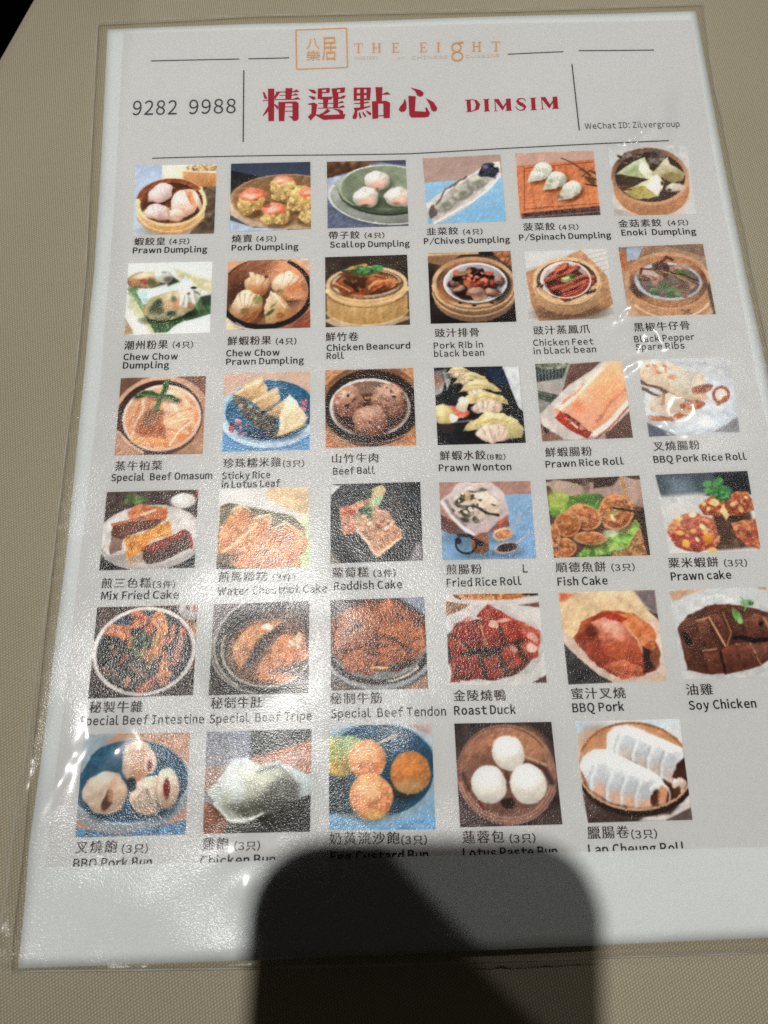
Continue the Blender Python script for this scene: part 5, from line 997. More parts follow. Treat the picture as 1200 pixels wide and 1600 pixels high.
@dish
def bbq_pork():
    p = Pic(29, 'd8c2a2', 'cfb592', m=.08, ms=10)
    p.p([(0, 0), (.15, .02), (.05, .1), (0, .1)], 'd07a58', s_=.05); p.p([(.78, .0), (1, 0), (1, .3), (.88, .18)], '85767c', s_=.04); p.p([(.9, .22), (1, .28), (1, .34)], '4a4040', s_=.03)
    p.p([(0, .5), (.1, .65), (.35, .9), (.45, 1), (0, 1)], '4e4c4a', '403e3e', m=.2); p.l([(0, .48), (.1, .62), (.35, .88), (.55, .99), (.8, .98), (.98, .9)], .09, 'd3c0b4', 'c5b2a6'); p.p([(.9, .3), (1, .35), (1, .95), (.93, .9)], 'dcc8ba')
    p.p([(.1, .5), (.2, .32), (.45, .22), (.7, .25), (.9, .42), (.97, .7), (.93, .88), (.75, .95), (.5, .95), (.25, .75)], 'b8684a', '8d4030', w=.02, m=.12)
    p.p([(.55, .3), (.72, .27), (.85, .38), (.95, .5), (.92, .68), (.8, .62), (.7, .5)], 'd08a5c', 'c07044', w=.03, mc='dfa67c', m=.12)
    p.p([(.25, .3), (.5, .22), (.68, .3), (.6, .36), (.4, .3)], 'b04a30', w=.02)
    p.p([(.3, .34), (.45, .3), (.58, .34), (.7, .42), (.8, .66), (.8, .82), (.6, .8), (.42, .7), (.36, .5)], 'd8a08a', 'b85e40', w=.015, m=.08); p.p([(.4, .32), (.56, .34), (.64, .42), (.6, .56), (.46, .5)], 'e0baa8', 'd29a84', s_=.06, w=.02)
    p.e(.62, .68, .17, .1, 'b4603c', 'a85032', rot=20, a=.8, s_=.1); p.l([(.66, .4), (.76, .55), (.82, .78)], .02, 'e6b48c', a=.8)
    p.p([(.38, .8), (.6, .78), (.78, .84), (.78, .94), (.55, .96)], 'c67c5a', 'b05c3c', w=.02, m=.1); p.e(.35, .65, .12, .12, 'a54e38', a=.6, s_=.1); p.e(.3, .45, .07, .07, '6a3024', a=.8, s_=.06, w=.02); p.e(.2, .5, .06, .05, '8a3c2c', a=.7, s_=.05); p.e(.45, .48, .06, .02, 'c4745c', a=.7)
    p.p([(.8, .62), (.9, .7), (.92, .86), (.8, .92)], '3d2c28', w=.03, s_=.04); p.e(.92, .76, .05, .1, '8d5a44', w=.02, a=.8)
    return p.done()

@dish
def soy_chicken():
    p = Pic(30, 'c6c8c8', 'cacbca')
    p.p([(0, .02), (.4, .0), (.2, .06), (.02, .14)], 'c9ab92', s_=.03); p.p([(.85, 0), (1, 0), (1, .04)], 'c5a188')
    p.e(.55, .55, .55, .48, 'cfd0cf', 'c3c4c3')
    p.e(.55, .9, .45, .1, 'bdbab8', a=.6, s_=.08); p.p([(.04, .45), (.15, .3), (.35, .2), (.6, .18), (1, .3), (1, .75), (.75, .9), (.3, .96), (.06, .88)], '6a4436', '55342a', w=.015, m=.15)
    for pts, c in (([(.04, .48), (.12, .32), (.22, .32), (.22, .55), (.18, .88), (.08, .88)], '7a5040'), ([(.22, .38), (.34, .33), (.38, .6), (.28, .7)], '8d5c48'), ([(.36, .3), (.5, .26), (.56, .58), (.48, .66)], '85523e'), ([(.35, .22), (.55, .2), (.6, .3), (.4, .3)], '7c4836'), ([(.55, .2), (.75, .2), (.72, .36), (.6, .36)], '6e4030'), ([(.72, .36), (.85, .3), (1, .34), (1, .6), (.75, .58)], '96624e'), ([(.26, .72), (.42, .7), (.44, .95), (.28, .94)], '8a5242'), ([(.44, .68), (.6, .64), (.66, .92), (.48, .95)], '8c5444'), ([(.6, .62), (.78, .62), (.84, .88), (.66, .92)], '96604e'), ([(.78, .62), (1, .6), (1, .78), (.84, .88)], '9c6a56')):
        p.p(pts, c, '5e382c', w=.012, m=.16, ms=20, mc='74463a')
    p.l([(.24, .36), (.36, .33)], .02, 'cf9f70', a=.8); p.l([(.37, .32), (.44, .5), (.5, .65)], .02, 'dcb48c', a=.85); p.l([(.52, .28), (.58, .5), (.52, .64)], .015, 'c49468', a=.7); p.l([(.6, .56), (.8, .6), (1, .58)], .05, '2c2220', w=.02); p.l([(.44, .72), (.46, .95)], .025, '35241e'); p.l([(.08, .5), (.12, .6)], .05, '33241f', w=.02); p.e(.9, .42, .025, .03, '2c201c'); p.l([(.94, .36), (1, .5)], .03, 'c89872', a=.8); p.l([(.76, .62), (.84, .86)], .015, 'c08a70', a=.7); p.l([(.26, .7), (.4, .68)], .02, 'cfa080', a=.7)
    p.e(.66, .3, .05, .09, '7fa866', '5c8a4a', w=.03, rot=-30, m=.2); p.e(.7, .36, .03, .04, '9abf84', w=.02); p.e(.77, .18, .05, .04, '7da878', w=.03); p.l([(.72, .12), (.78, .2), (.74, .28)], .02, '8ab080', w=.02); p.e(.82, .18, .03, .03, '587a58', w=.02)
    return p.done()

@dish
def bbq_pork_bun():
    p = Pic(31, 'c09a84', 'b98e78', m=.06)
    p.e(.45, .5, .58, .43, 'b9c4cc', 'a3b2bd'); p.e(.46, .47, .54, .4, '3f6a82', '2d566e', m=.12)
    p.ring(.45, .52, .57, .41, .07, 'a6a8aa', '90959a', a0=15, a1=165); p.p([(0, .9), (.4, .98), (1, .86), (1, 1), (0, 1)], '4f7d9e', '5a86a6', s_=.04, m=.15); p.p([(0, .0), (.3, 0), (.1, .2), (0, .4)], 'a0adb4')
    for cx, cy, rx, ry, r in ((.52, .28, .14, .2, 0), (.25, .58, .2, .22, 5), (.66, .62, .19, .19, 0), (.82, .56, .11, .2, 0)):
        p.e(cx, cy + .06, rx, ry, '24404f', a=.6, s_=.06)
        p.e(cx, cy, rx, ry, 'e6d6c6', 'b39a86', rot=r, w=.02, m=.08)
    p.p([(.45, .12), (.62, .1), (.6, .4), (.46, .5)], 'd3b49c', 'b98f74', w=.03, s_=.04)
    p.e(.66, .3, .06, .12, 'd9c2b2', w=.02); p.e(.63, .32, .025, .06, '8a3c34', w=.01); p.e(.26, .66, .05, .13, '5c3c30', w=.03, rot=15, a=.9); p.e(.3, .55, .05, .12, 'd0ac90', rot=10, w=.02, a=.7); p.e(.81, .56, .03, .1, '7a2f2a', w=.01, rot=-5); p.e(.6, .66, .08, .1, 'd8c8b8', 'a8957c', w=.03, mc='8c7c68'); p.e(.47, .5, .05, .06, '2c3c44', w=.02)
    return p.done()

@dish
def chicken_bun():
    p = Pic(32, '878a96', '8d8682', m=.1, ms=16)
    p.p([(.2, 0), (.42, 0), (.42, .3), (.24, .34)], '9a9fac', a=.7, s_=.1)
    p.p([(.43, 0), (1, 0), (1, .12), (.7, .2), (.42, .28)], '3a4240', '4c5652', m=.2, s_=.04); p.p([(.4, .28), (.7, .19), (1, .11), (1, .46), (.8, .36), (.5, .4)], 'b98a70', 'ad7c62', m=.08); p.p([(0, .35), (.2, .34), (.12, .55), (0, .6)], 'a3887a'); p.p([(0, .7), (.08, .72), (.28, .92), (.25, 1), (0, 1)], 'a06c52', '8d5f4a'); p.p([(.22, .9), (.6, .82), (.85, .7), (1, .64), (1, 1), (.2, 1)], '484843', '393a37', m=.2)
    p.l([(.06, .73), (.16, .82), (.28, .92)], .03, '4a382e', a=.7, s_=.04)
    # paper wrapper, then the white bun with its fluffy split top
    p.p([(.0, .6), (.12, .5), (.28, .28), (.4, .26), (.52, .34), (.7, .32), (.85, .4), (1, .46), (1, .64), (.88, .7), (.6, .8), (.36, .9), (.24, .88), (.1, .72)], 'd0d8d8', 'b0b3ab', w=.02, m=.05)
    p.p([(.84, .4), (1, .46), (1, .64), (.88, .68)], 'c3cfd0', 'b2bcba', w=.01)
    p.e(.5, .6, .34, .24, 'c9cabd', '7d7d70', rot=-12, w=.03, m=.1, d=(.5, .85))
    p.e(.72, .64, .15, .16, '62625a', '4c4c47', w=.04, a=.9, s_=.1, m=.2); p.e(.45, .76, .2, .08, '6a6a5e', a=.8, s_=.08, w=.03, m=.2); p.e(.6, .72, .16, .1, '585850', a=.7, s_=.12)
    p.e(.3, .5, .13, .17, 'e9efee', 'ccd4d2', a=.95, s_=.12, w=.03); p.e(.44, .44, .13, .1, 'dfe2d6', 'bfc1b0', s_=.08, w=.03); p.e(.54, .54, .1, .1, 'cfd0c0', 'a3a492', s_=.08, w=.04, a=.9); p.e(.46, .6, .08, .06, 'b9b9a8', w=.03, s_=.05, a=.8); p.e(.62, .46, .08, .06, 'c9cbb6', a=.8, w=.03, s_=.05)
    p.l([(.38, .5), (.46, .54), (.5, .66)], .02, '97978a', a=.7, w=.02, s_=.03); p.l([(.5, .42), (.6, .38), (.7, .35)], .025, '6a7470', a=.8, w=.01, s_=.03)
    p.l([(.1, .72), (.26, .88), (.4, .88), (.55, .82)], .028, 'd9dad2', w=.01, s_=.03)
    return p.done()

@dish
def custard_bun():
    p = Pic(33, 'b7c0c6', '7aa0ba', m=.05)
    p.e(.45, .45, .6, .48, '8aa2ae', '5f8296'); p.e(.48, .43, .55, .44, '36607a', '2a5068', m=.12); p.p([(.75, 0), (1, 0), (1, .12)], 'bfa8a0', s_=.03); p.ring(.45, .45, .59, .46, .06, 'a5b4bc', '8fa6b4', a0=10, a1=160); p.p([(0, .93), (.5, .98), (1, .88), (1, 1), (0, 1)], '6a9abf', '78a5c4', m=.1, s_=.03)
    p.e(.12, .28, .2, .18, 'b9ba6c', '9aa060', w=.04, m=.18, mc='c8b864'); p.e(.1, .42, .12, .12, 'c4aa58', 'a08a4a', w=.04, m=.2); p.e(.2, .15, .15, .07, '9fb08a', w=.03, a=.8); p.p([(0, .5), (.2, .5), (.25, .85), (0, .85)], '35484c', m=.25, s_=.05)
    p.e(.66, .63, .2, .1, '33322c', a=.8, s_=.08); p.e(.4, .84, .2, .08, '2f4450', a=.6, s_=.08)
    for cx, cy, r_ in ((.78, .47, .2), (.37, .34, .19), (.4, .69, .21)):
        p.e(cx, cy, r_ * .98, r_ * 1.02, 'dda876' if cx < .7 else 'cf8648', 'c07c50' if cx < .7 else 'a8784c', w=.01, m=.1, ms=22, mc='e8c29a' if cx < .7 else None)
        p.e(cx - .04, cy - .06, r_ * .5, r_ * .45, 'efc4a0' if cx < .7 else 'de9454', a=.6, s_=.12)
    p.e(.42, .86, .12, .05, 'c8b06a', a=.6, s_=.06); p.e(.76, .6, .13, .06, 'c0aa80', a=.6, s_=.06)
    p.l([(.48, .18), (.65, .1)], .025, 'cdb88a')
    return p.done()

@dish
def lotus_paste_bun():
    p = Pic(34, '4a3d3a', '504240', m=.2)
    p.p([(.8, 0), (1, 0), (1, .2), (.9, .15)], '3e3432'); p.e(.5, .5, .5, .48, 'bd9078', '8d6a60', m=.08); p.e(.48, .48, .44, .42, 'a87a62', '8a6456', m=.1, d=(0, .9)); p.e(.46, .58, .4, .3, '6f5248', a=.6, s_=.12); p.e(.75, .2, .2, .14, 'b98a6c', a=.7, s_=.1, rot=35)
    for r_ in (.44, .47, .5):
        p.ring(.5, .5, r_, r_ * .97, .012, 'c89e88', a0=20, a1=175, a=.7)
    p.ring(.49, .49, .47, .45, .02, '6d4a3e', a0=170, a1=330, a=.6)
    p.l([(.66, .4), (.88, .46), (.94, .6)], .05, '4a3834', a=.8, s_=.04); p.l([(.7, .34), (.9, .43)], .03, 'c9a488', a=.7); p.l([(.06, .5), (.1, .64)], .04, '4a3430', a=.7, s_=.04); p.l([(.2, .76), (.24, .84)], .03, '7a4438'); p.e(.48, .8, .07, .05, '3c302c', w=.02); p.e(.49, .56, .03, .1, '6a4c40', w=.01)
    for cx, cy, rx in ((.53, .3, .165), (.31, .6, .175), (.7, .61, .185)):
        p.e(cx, cy, rx, rx * 1.06, 'ebe8e2', 'c3bdb4', w=.008, m=.03, rad=False, d=(.1, .8))
        p.e(cx - .02, cy - .06, rx * .55, rx * .5, 'f3f1ed', a=.7, s_=.14)
    return p.done()

@dish
def sausage_roll():
    p = Pic(35, 'd2d4d4', 'cccbca', m=.01)
    p.e(.08, .06, .16, .06, 'b0c8dc', a=.8, s_=.1); p.e(.78, .05, .14, .06, 'c3d0d8', a=.7, s_=.08)
    p.p([(0, .72), (.2, .84), (.6, .92), (1, .84), (1, 1), (.02, 1)], '6d5a54', '4c3e3b', m=.15); p.p([(.55, .95), (.8, .94), (1, .78), (1, .9), (.8, 1), (.5, 1)], 'd3ccc6', s_=.04); p.p([(.74, 1), (1, .88), (1, 1)], '6a5c5a')
    p.e(.52, .46, .53, .44, 'd2a886', 'b0805c'); p.e(.2, .22, .2, .18, 'b98864', a=.6, s_=.14); p.ring(.52, .46, .52, .43, .022, '9c6a48', 'd2a27c', a0=200, a1=350)
    p.e(.56, .56, .46, .36, '5f3c2a', '54362a', s_=.05)
    def roll(pts, seg, r, c):
        p.p([(x + .015, y + .05) for x, y in pts], '4f3020', a=.6, s_=.06)
        p.p(pts, 'e9ecec', 'c2c4c8', w=.008, m=.02, d=(-.15, 1.15))
        for x, y in seg:
            p.e(x + .075, y + .03, .07, .14, 'b0b2b4', a=.55, s_=.09, rot=28)
            p.e(x + .075, y + .15, .06, .07, c, a=.75, s_=.07)
            p.l([(x - .02, y + .2), (x - .005, y + .05), (x + .06, y - .09)], .022, 'f1f3f2', a=.5, s_=.04)
            p.l([(x - .045, y + .19), (x - .03, y + .04), (x + .03, y - .09)], .016, '8d9094', a=.4, s_=.04)
    roll([(.26, .3), (.3, .14), (.38, .06), (.48, .05), (.64, .12), (.85, .22), (1, .3), (1, .4), (.92, .5), (.84, .64), (.74, .58), (.6, .48), (.42, .36)], [(.38, .22), (.52, .3), (.66, .36), (.78, .42)], .1, 'c9b8aa')
    p.p([(.86, .58), (.92, .46), (1, .4), (1, .56), (.92, .6)], '3f2a22', '553a2e', w=.01); p.e(.93, .65, .08, .07, 'e3dfd9', 'b89a84', w=.015); p.sc(5, .92, .74, .08, .03, .025, ['5a3a2c', '6a4636', 'd6cbc0'])
    p.p([(.38, .08), (.5, .05), (.98, .3), (.86, .32)], 'f4f5f4', s_=.08, a=.9)
    roll([(.0, .46), (.04, .36), (.16, .29), (.27, .29), (.42, .37), (.6, .48), (.76, .58), (.81, .7), (.76, .84), (.5, .87), (.24, .8), (.06, .66)], [(.1, .54), (.24, .62), (.37, .67), (.5, .71)], .1, 'd9a886')
    p.p([(.1, .33), (.25, .3), (.7, .56), (.62, .6), (.34, .46)], 'f6f7f5', s_=.09, a=.95)
    p.e(.68, .78, .045, .085, '4a2a20', '6a4030', rot=22, s_=.02); p.e(.75, .75, .045, .1, 'd99e78', 'c08560', rot=14, a=.85, s_=.03); p.ring(.715, .77, .1, .13, .016, 'f0ece6', rot=18, a=.7, a0=200, a1=60)
    p.l(arc(.52, .54, .53, .39, 8, 168), .06, '4a3932', '362a26'); p.l(arc(.52, .515, .53, .375, 15, 172), .022, 'cda888')
    return p.done()

# ---------------------------------------------------------------- materials
def nodes(name):
    mt = bpy.data.materials.new(name); mt.use_nodes = True
    nt = mt.node_tree
    return mt, nt, nt.nodes['Principled BSDF']

def N(nt, kind, **kw):
    n = nt.nodes.new(kind)
    for k, v in kw.items():
        if k.startswith('_'):
            setattr(n, k[1:], v)
        else:
            n.inputs[k.replace('__', ' ')].default_value = v
    return n

def lin(c):
    c = np.array(c, float)
    return np.where(c <= .04045, c / 12.92, ((c + .055) / 1.055) ** 2.4)

def ink(name, rgb, rough=.8):
    mt, nt, b = nodes(name)
    b.inputs['Base Color'].default_value = (*rgb, 1)
    b.inputs['Roughness'].default_value = rough
    b.inputs['Specular IOR Level'].default_value = .1
    co = N(nt, 'ShaderNodeTexCoord')
    nz = N(nt, 'ShaderNodeTexNoise', Scale=2500., Detail=2.)
    nt.links.new(co.outputs['Object'], nz.inputs['Vector'])
    mx = N(nt, 'ShaderNodeMix', _data_type='RGBA', _blend_type='MIX')
    mx.inputs['A'].default_value = (*[c * .8 for c in rgb], 1)
    mx.inputs['B'].default_value = (*[min(1, c * 1.15 + .004) for c in rgb], 1)
    nt.links.new(nz.outputs['Fac'], mx.inputs['Factor'])
    nt.links.new(mx.outputs['Result'], b.inputs['Base Color'])
    return mt

def paper_mat(name, rgb):
    mt, nt, b = nodes(name)
    b.inputs['Roughness'].default_value = .85
    b.inputs['Specular IOR Level'].default_value = .1
    co = N(nt, 'ShaderNodeTexCoord')
    nz = N(nt, 'ShaderNodeTexNoise', Scale=900., Detail=4.)
    n2 = N(nt, 'ShaderNodeTexNoise', Scale=18., Detail=3.)
    nt.links.new(co.outputs['Object'], nz.inputs['Vector']); nt.links.new(co.outputs['Object'], n2.inputs['Vector'])
    ad = N(nt, 'ShaderNodeMath', _operation='ADD')
    nt.links.new(nz.outputs['Fac'], ad.inputs[0]); nt.links.new(n2.outputs['Fac'], ad.inputs[1])
    rp = N(nt, 'ShaderNodeMapRange', From__Min=.6, From__Max=1.4)
    nt.links.new(ad.outputs[0], rp.inputs['Value'])
    mx = N(nt, 'ShaderNodeMix', _data_type='RGBA')
    mx.inputs['A'].default_value = (*[c * .965 for c in rgb], 1)
    mx.inputs['B'].default_value = (*[min(1, c * 1.03) for c in rgb], 1)
    nt.links.new(rp.outputs['Result'], mx.inputs['Factor'])
    nt.links.new(mx.outputs['Result'], b.inputs['Base Color'])
    return mt

M_PAPER = paper_mat('white_paper', (.71, .735, .732))
M_TINT = paper_mat('scanned_grey_tint', (.65, .65, .642))
M_BLACK = ink('black_ink', (.02, .018, .018))
M_BROWN = ink('dark_brown_ink', (.045, .022, .02))
M_GREY = ink('charcoal_line_ink', (.07, .07, .08))
M_RED = ink('crimson_ink', (.40, .030, .055))
M_GOLD = ink('pale_gold_ink', (.68, .38, .17))
M_GOLD2 = ink('faint_gold_ink', (.66, .50, .36))

def photo_mat():
    mt, nt, b = nodes('colour_print')
    at = N(nt, 'ShaderNodeAttribute', _attribute_name='print_colour')
    nt.links.new(at.outputs['Color'], b.inputs['Base Color'])
    b.inputs['Roughness'].default_value = .7
    b.inputs['Specular IOR Level'].default_value = .1
    return mt
M_PHOTO = photo_mat()

def film_mat():
    mt = bpy.data.materials.new('laminating_film'); mt.use_nodes = True
    nt = mt.node_tree; nt.nodes.clear()
    o = N(nt, 'ShaderNodeOutputMaterial')
    co = N(nt, 'ShaderNodeTexCoord')
    # the fine orange-peel grain of the film, smoothed away where it has come loose in bubbles
    n1 = N(nt, 'ShaderNodeTexNoise', Scale=2500., Detail=1.5, Roughness=.55)
    n2 = N(nt, 'ShaderNodeTexNoise', Scale=1300., Detail=2.)
    n3 = N(nt, 'ShaderNodeTexNoise', Scale=38., Detail=2.)
    for n in (n1, n2, n3):
        nt.links.new(co.outputs['Object'], n.inputs['Vector'])
    ad = N(nt, 'ShaderNodeMath', _operation='MULTIPLY_ADD')
    nt.links.new(n2.outputs['Fac'], ad.inputs[0]); ad.inputs[1].default_value = .5
    nt.links.new(n1.outputs['Fac'], ad.inputs[2])
    at = N(nt, 'ShaderNodeAttribute', _attribute_name='slick')
    mr = N(nt, 'ShaderNodeMapRange', From__Min=.38, From__Max=.6, To__Min=.35, To__Max=1.)
    nt.links.new(n3.outputs['Fac'], mr.inputs['Value'])
    inv = N(nt, 'ShaderNodeMath', _operation='SUBTRACT'); inv.inputs[0].default_value = 1.
    nt.links.new(at.outputs['Fac'], inv.inputs[1])
    st = N(nt, 'ShaderNodeMath', _operation='MULTIPLY')
    nt.links.new(inv.outputs[0], st.inputs[0]); nt.links.new(mr.outputs['Result'], st.inputs[1])
    bp = N(nt, 'ShaderNodeBump', Distance=FILM_BUMP)
    nt.links.new(st.outputs[0], bp.inputs['Strength'])
    nt.links.new(ad.outputs[0], bp.inputs['Height'])
    gl = N(nt, 'ShaderNodeBsdfGlossy', Roughness=FILM_ROUGH)
    nt.links.new(bp.outputs['Normal'], gl.inputs['Normal'])
    gl.inputs['Color'].default_value = (1, 1, 1, 1)
    g1 = N(nt, 'ShaderNodeBsdfGlossy', Roughness=.105)
    g2 = N(nt, 'ShaderNodeBsdfGlossy', Roughness=.34)
    gs = N(nt, 'ShaderNodeMixShader'); gs.inputs[0].default_value = .35
    nt.links.new(g1.outputs[0], gs.inputs[1]); nt.links.new(g2.outputs[0], gs.inputs[2])
    ms = N(nt, 'ShaderNodeMixShader')
    nt.links.new(at.outputs['Fac'], ms.inputs[0]); nt.links.new(gl.outputs[0], ms.inputs[1]); nt.links.new(gs.outputs[0], ms.inputs[2])
    tr = N(nt, 'ShaderNodeBsdfTransparent')
    mg = N(nt, 'ShaderNodeAttribute', _attribute_name='margin')       # doubled film outside the paper
    tm = N(nt, 'ShaderNodeMix', _data_type='RGBA')
    tm.inputs['A'].default_value = (.96, .965, .96, 1); tm.inputs['B'].default_value = (.915, .915, .90, 1)
    nt.links.new(mg.outputs['Fac'], tm.inputs['Factor']); nt.links.new(tm.outputs['Result'], tr.inputs['Color'])
    fr = N(nt, 'ShaderNodeFresnel', IOR=1.37)
    mx = N(nt, 'ShaderNodeMixShader')
    nt.links.new(fr.outputs[0], mx.inputs[0]); nt.links.new(tr.outputs[0], mx.inputs[1]); nt.links.new(ms.outputs[0], mx.inputs[2])
    # the cut rim of the plastic is whitish
    ed = N(nt, 'ShaderNodeAttribute', _attribute_name='cut_edge')
    df = N(nt, 'ShaderNodeBsdfDiffuse'); df.inputs['Color'].default_value = (.75, .75, .7, 1)
    e2 = N(nt, 'ShaderNodeMixShader')
    nt.links.new(ed.outputs['Fac'], e2.inputs[0]); nt.links.new(mx.outputs[0], e2.inputs[1]); nt.links.new(df.outputs[0], e2.inputs[2])
    nt.links.new(e2.outputs[0], o.inputs['Surface'])
    return mt
FILM_BUMP = .000125
FILM_ROUGH = .2
M_FILM = film_mat()

def cloth_mat():
    mt, nt, b = nodes('beige_twill')
    b.inputs['Roughness'].default_value = .62
    b.inputs['Specular IOR Level'].default_value = .35
    b.inputs['Sheen Weight'].default_value = .3
    co = N(nt, 'ShaderNodeTexCoord')
    def wave(ang, pitch):
        mp = N(nt, 'ShaderNodeMapping'); mp.inputs['Rotation'].default_value = (0, 0, math.radians(ang))
        dn = N(nt, 'ShaderNodeTexNoise', Scale=260., Detail=1.)
        vm = N(nt, 'ShaderNodeVectorMath', _operation='MULTIPLY_ADD')
        nt.links.new(co.outputs['Object'], dn.inputs['Vector'])
        nt.links.new(dn.outputs['Color'], vm.inputs[0]); vm.inputs[1].default_value = (.0002,) * 3
        nt.links.new(co.outputs['Object'], vm.inputs[2])
        nt.links.new(vm.outputs[0], mp.inputs['Vector'])
        sx = N(nt, 'ShaderNodeSeparateXYZ'); nt.links.new(mp.outputs[0], sx.inputs[0])
        mu = N(nt, 'ShaderNodeMath', _operation='MULTIPLY'); mu.inputs[1].default_value = 2 * math.pi / pitch
        nt.links.new(sx.outputs['X'], mu.inputs[0])
        sn = N(nt, 'ShaderNodeMath', _operation='SINE'); nt.links.new(mu.outputs[0], sn.inputs[0])
        ma = N(nt, 'ShaderNodeMath', _operation='MULTIPLY_ADD'); ma.inputs[1].default_value = .5; ma.inputs[2].default_value = .5
        nt.links.new(sn.outputs[0], ma.inputs[0])
        return ma.outputs[0]
    a, c = wave(58, .00072), wave(-8, .00076)
    mul = N(nt, 'ShaderNodeMath', _operation='MULTIPLY'); nt.links.new(a, mul.inputs[0]); nt.links.new(c, mul.inputs[1])
    big = N(nt, 'ShaderNodeTexNoise', Scale=9., Detail=3.); nt.links.new(co.outputs['Object'], big.inputs['Vector'])
    fine = N(nt, 'ShaderNodeTexNoise', Scale=1600., Detail=2.); nt.links.new(co.outputs['Object'], fine.inputs['Vector'])
    s1 = N(nt, 'ShaderNodeMath', _operation='MULTIPLY_ADD'); s1.inputs[1].default_value = .45
    nt.links.new(fine.outputs['Fac'], s1.inputs[0]); nt.links.new(mul.outputs[0], s1.inputs[2])
    s2 = N(nt, 'ShaderNodeMath', _operation='MULTIPLY_ADD'); s2.inputs[1].default_value = .35
    nt.links.new(big.outputs['Fac'], s2.inputs[0]); nt.links.new(s1.outputs[0], s2.inputs[2])
    cr = N(nt, 'ShaderNodeValToRGB'); nt.links.new(s2.outputs[0], cr.inputs[0])
    e = cr.color_ramp.elements
    e[0].position = .3; e[0].color = (.29, .253, .172, 1)
    e[1].position = 1.1; e[1].color = (.60, .535, .39, 1)
    k = e.new(.62); k.color = (.42, .37, .256, 1)
    nt.links.new(cr.outputs[0], b.inputs['Base Color'])
    bp = N(nt, 'ShaderNodeBump', Distance=.00022, Strength=.7); nt.links.new(s1.outputs[0], bp.inputs['Height'])
    nt.links.new(bp.outputs[0], b.inputs['Normal'])
    return mt
M_CLOTH = cloth_mat()

def plain(name, rgb, rough, metal=0., spec=.4, nscale=60., var=.25):
    mt, nt, b = nodes(name)
    b.inputs['Roughness'].default_value = rough; b.inputs['Metallic'].default_value = metal; b.inputs['Specular IOR Level'].default_value = spec
    co = N(nt, 'ShaderNodeTexCoord'); nz = N(nt, 'ShaderNodeTexNoise', Scale=nscale, Detail=4.)
    nt.links.new(co.outputs['Object'], nz.inputs['Vector'])
    mx = N(nt, 'ShaderNodeMix', _data_type='RGBA')
    mx.inputs['A'].default_value = (*[c * (1 - var) for c in rgb], 1); mx.inputs['B'].default_value = (*[min(1, c * (1 + var)) for c in rgb], 1)
    nt.links.new(nz.outputs['Fac'], mx.inputs['Factor']); nt.links.new(mx.outputs['Result'], b.inputs['Base Color'])
    return mt
M_FLOOR = plain('dark_brown_carpet', (.016, .006, .004), .95, spec=0, nscale=9., var=.9)
M_WOOD = plain('dark_wood', (.05, .028, .016), .5)
M_PHONE = plain('black_phone_shell', (.015, .015, .017), .5, spec=.1, var=.05)
M_GLASS = plain('dark_glass', (.01, .01, .012), .1, var=.05)

# ---------------------------------------------------------------- scene tree
def tag(o, label=None, cat=None, group=None, kind=None):
    for k, v in (('label', label), ('category', cat), ('group', group), ('kind', kind)):
        if v:
            o[k] = v
    return o

def empty(name, loc, label, cat):
    o = bpy.data.objects.new(name, None)
    o.location = Vector(loc) * MM; o.empty_display_size = .02
    COL.objects.link(o)
    return tag(o, label, cat)

def link(name, verts, faces, mats, parent=None, smooth=False, mi=None):
    """verts in mm"""
    me = bpy.data.meshes.new(name)
    v = np.asarray(verts, float) * MM
    if isinstance(faces, np.ndarray):
        me.vertices.add(len(v)); me.vertices.foreach_set('co', v.ravel())
        n = len(faces); me.loops.add(n * 4); me.loops.foreach_set('vertex_index', faces.ravel().astype(np.int32))
        me.polygons.add(n); me.polygons.foreach_set('loop_start', np.arange(n, dtype=np.int32) * 4)
        me.update(calc_edges=True); me.validate()
    else:
        me.from_pydata([tuple(q) for q in v], [], faces)
    for mt in (mats if isinstance(mats, list) else [mats]):
        me.materials.append(mt)
    if mi is not None:
        me.polygons.foreach_set('material_index', np.asarray(mi, np.int32))
    if smooth:
        me.polygons.foreach_set('use_smooth', np.ones(len(me.polygons), bool))
    me.update()
    o = bpy.data.objects.new(name, me)
    COL.objects.link(o)
    if parent:
        o.parent = parent
    return o

def box(lo, hi, bevel=0, seg=2):
    bm = bmesh.new()
    bmesh.ops.create_cube(bm, size=1)
    for q in bm.verts:
        q.co = Vector([(lo[i] + hi[i]) / 2 + q.co[i] * (hi[i] - lo[i]) for i in range(3)])
    if bevel:
        bmesh.ops.bevel(bm, geom=bm.edges[:] + bm.verts[:], offset=bevel, segments=seg, profile=.5, affect='EDGES')
    vs = [tuple(q.co) for q in bm.verts]; bm.verts.index_update()
    fs = [[q.index for q in f.verts] for f in bm.faces]
    bm.free()
    return vs, fs

def gridfaces(nu, nv):
    i = np.arange(nu * nv).reshape(nv, nu)
    return np.stack([i[1:, :-1], i[1:, 1:], i[:-1, 1:], i[:-1, :-1]], -1).reshape(-1, 4)

def along(poly, n, key=1):
    """n points spread along a polyline by arc length"""
    P = np.array(poly, float)
    s = np.r_[0, np.cumsum(np.hypot(*np.diff(P, axis=0).T))]
    t = np.linspace(0, s[-1], n)
    return np.c_[np.interp(t, s, P[:, 0]), np.interp(t, s, P[:, 1])]

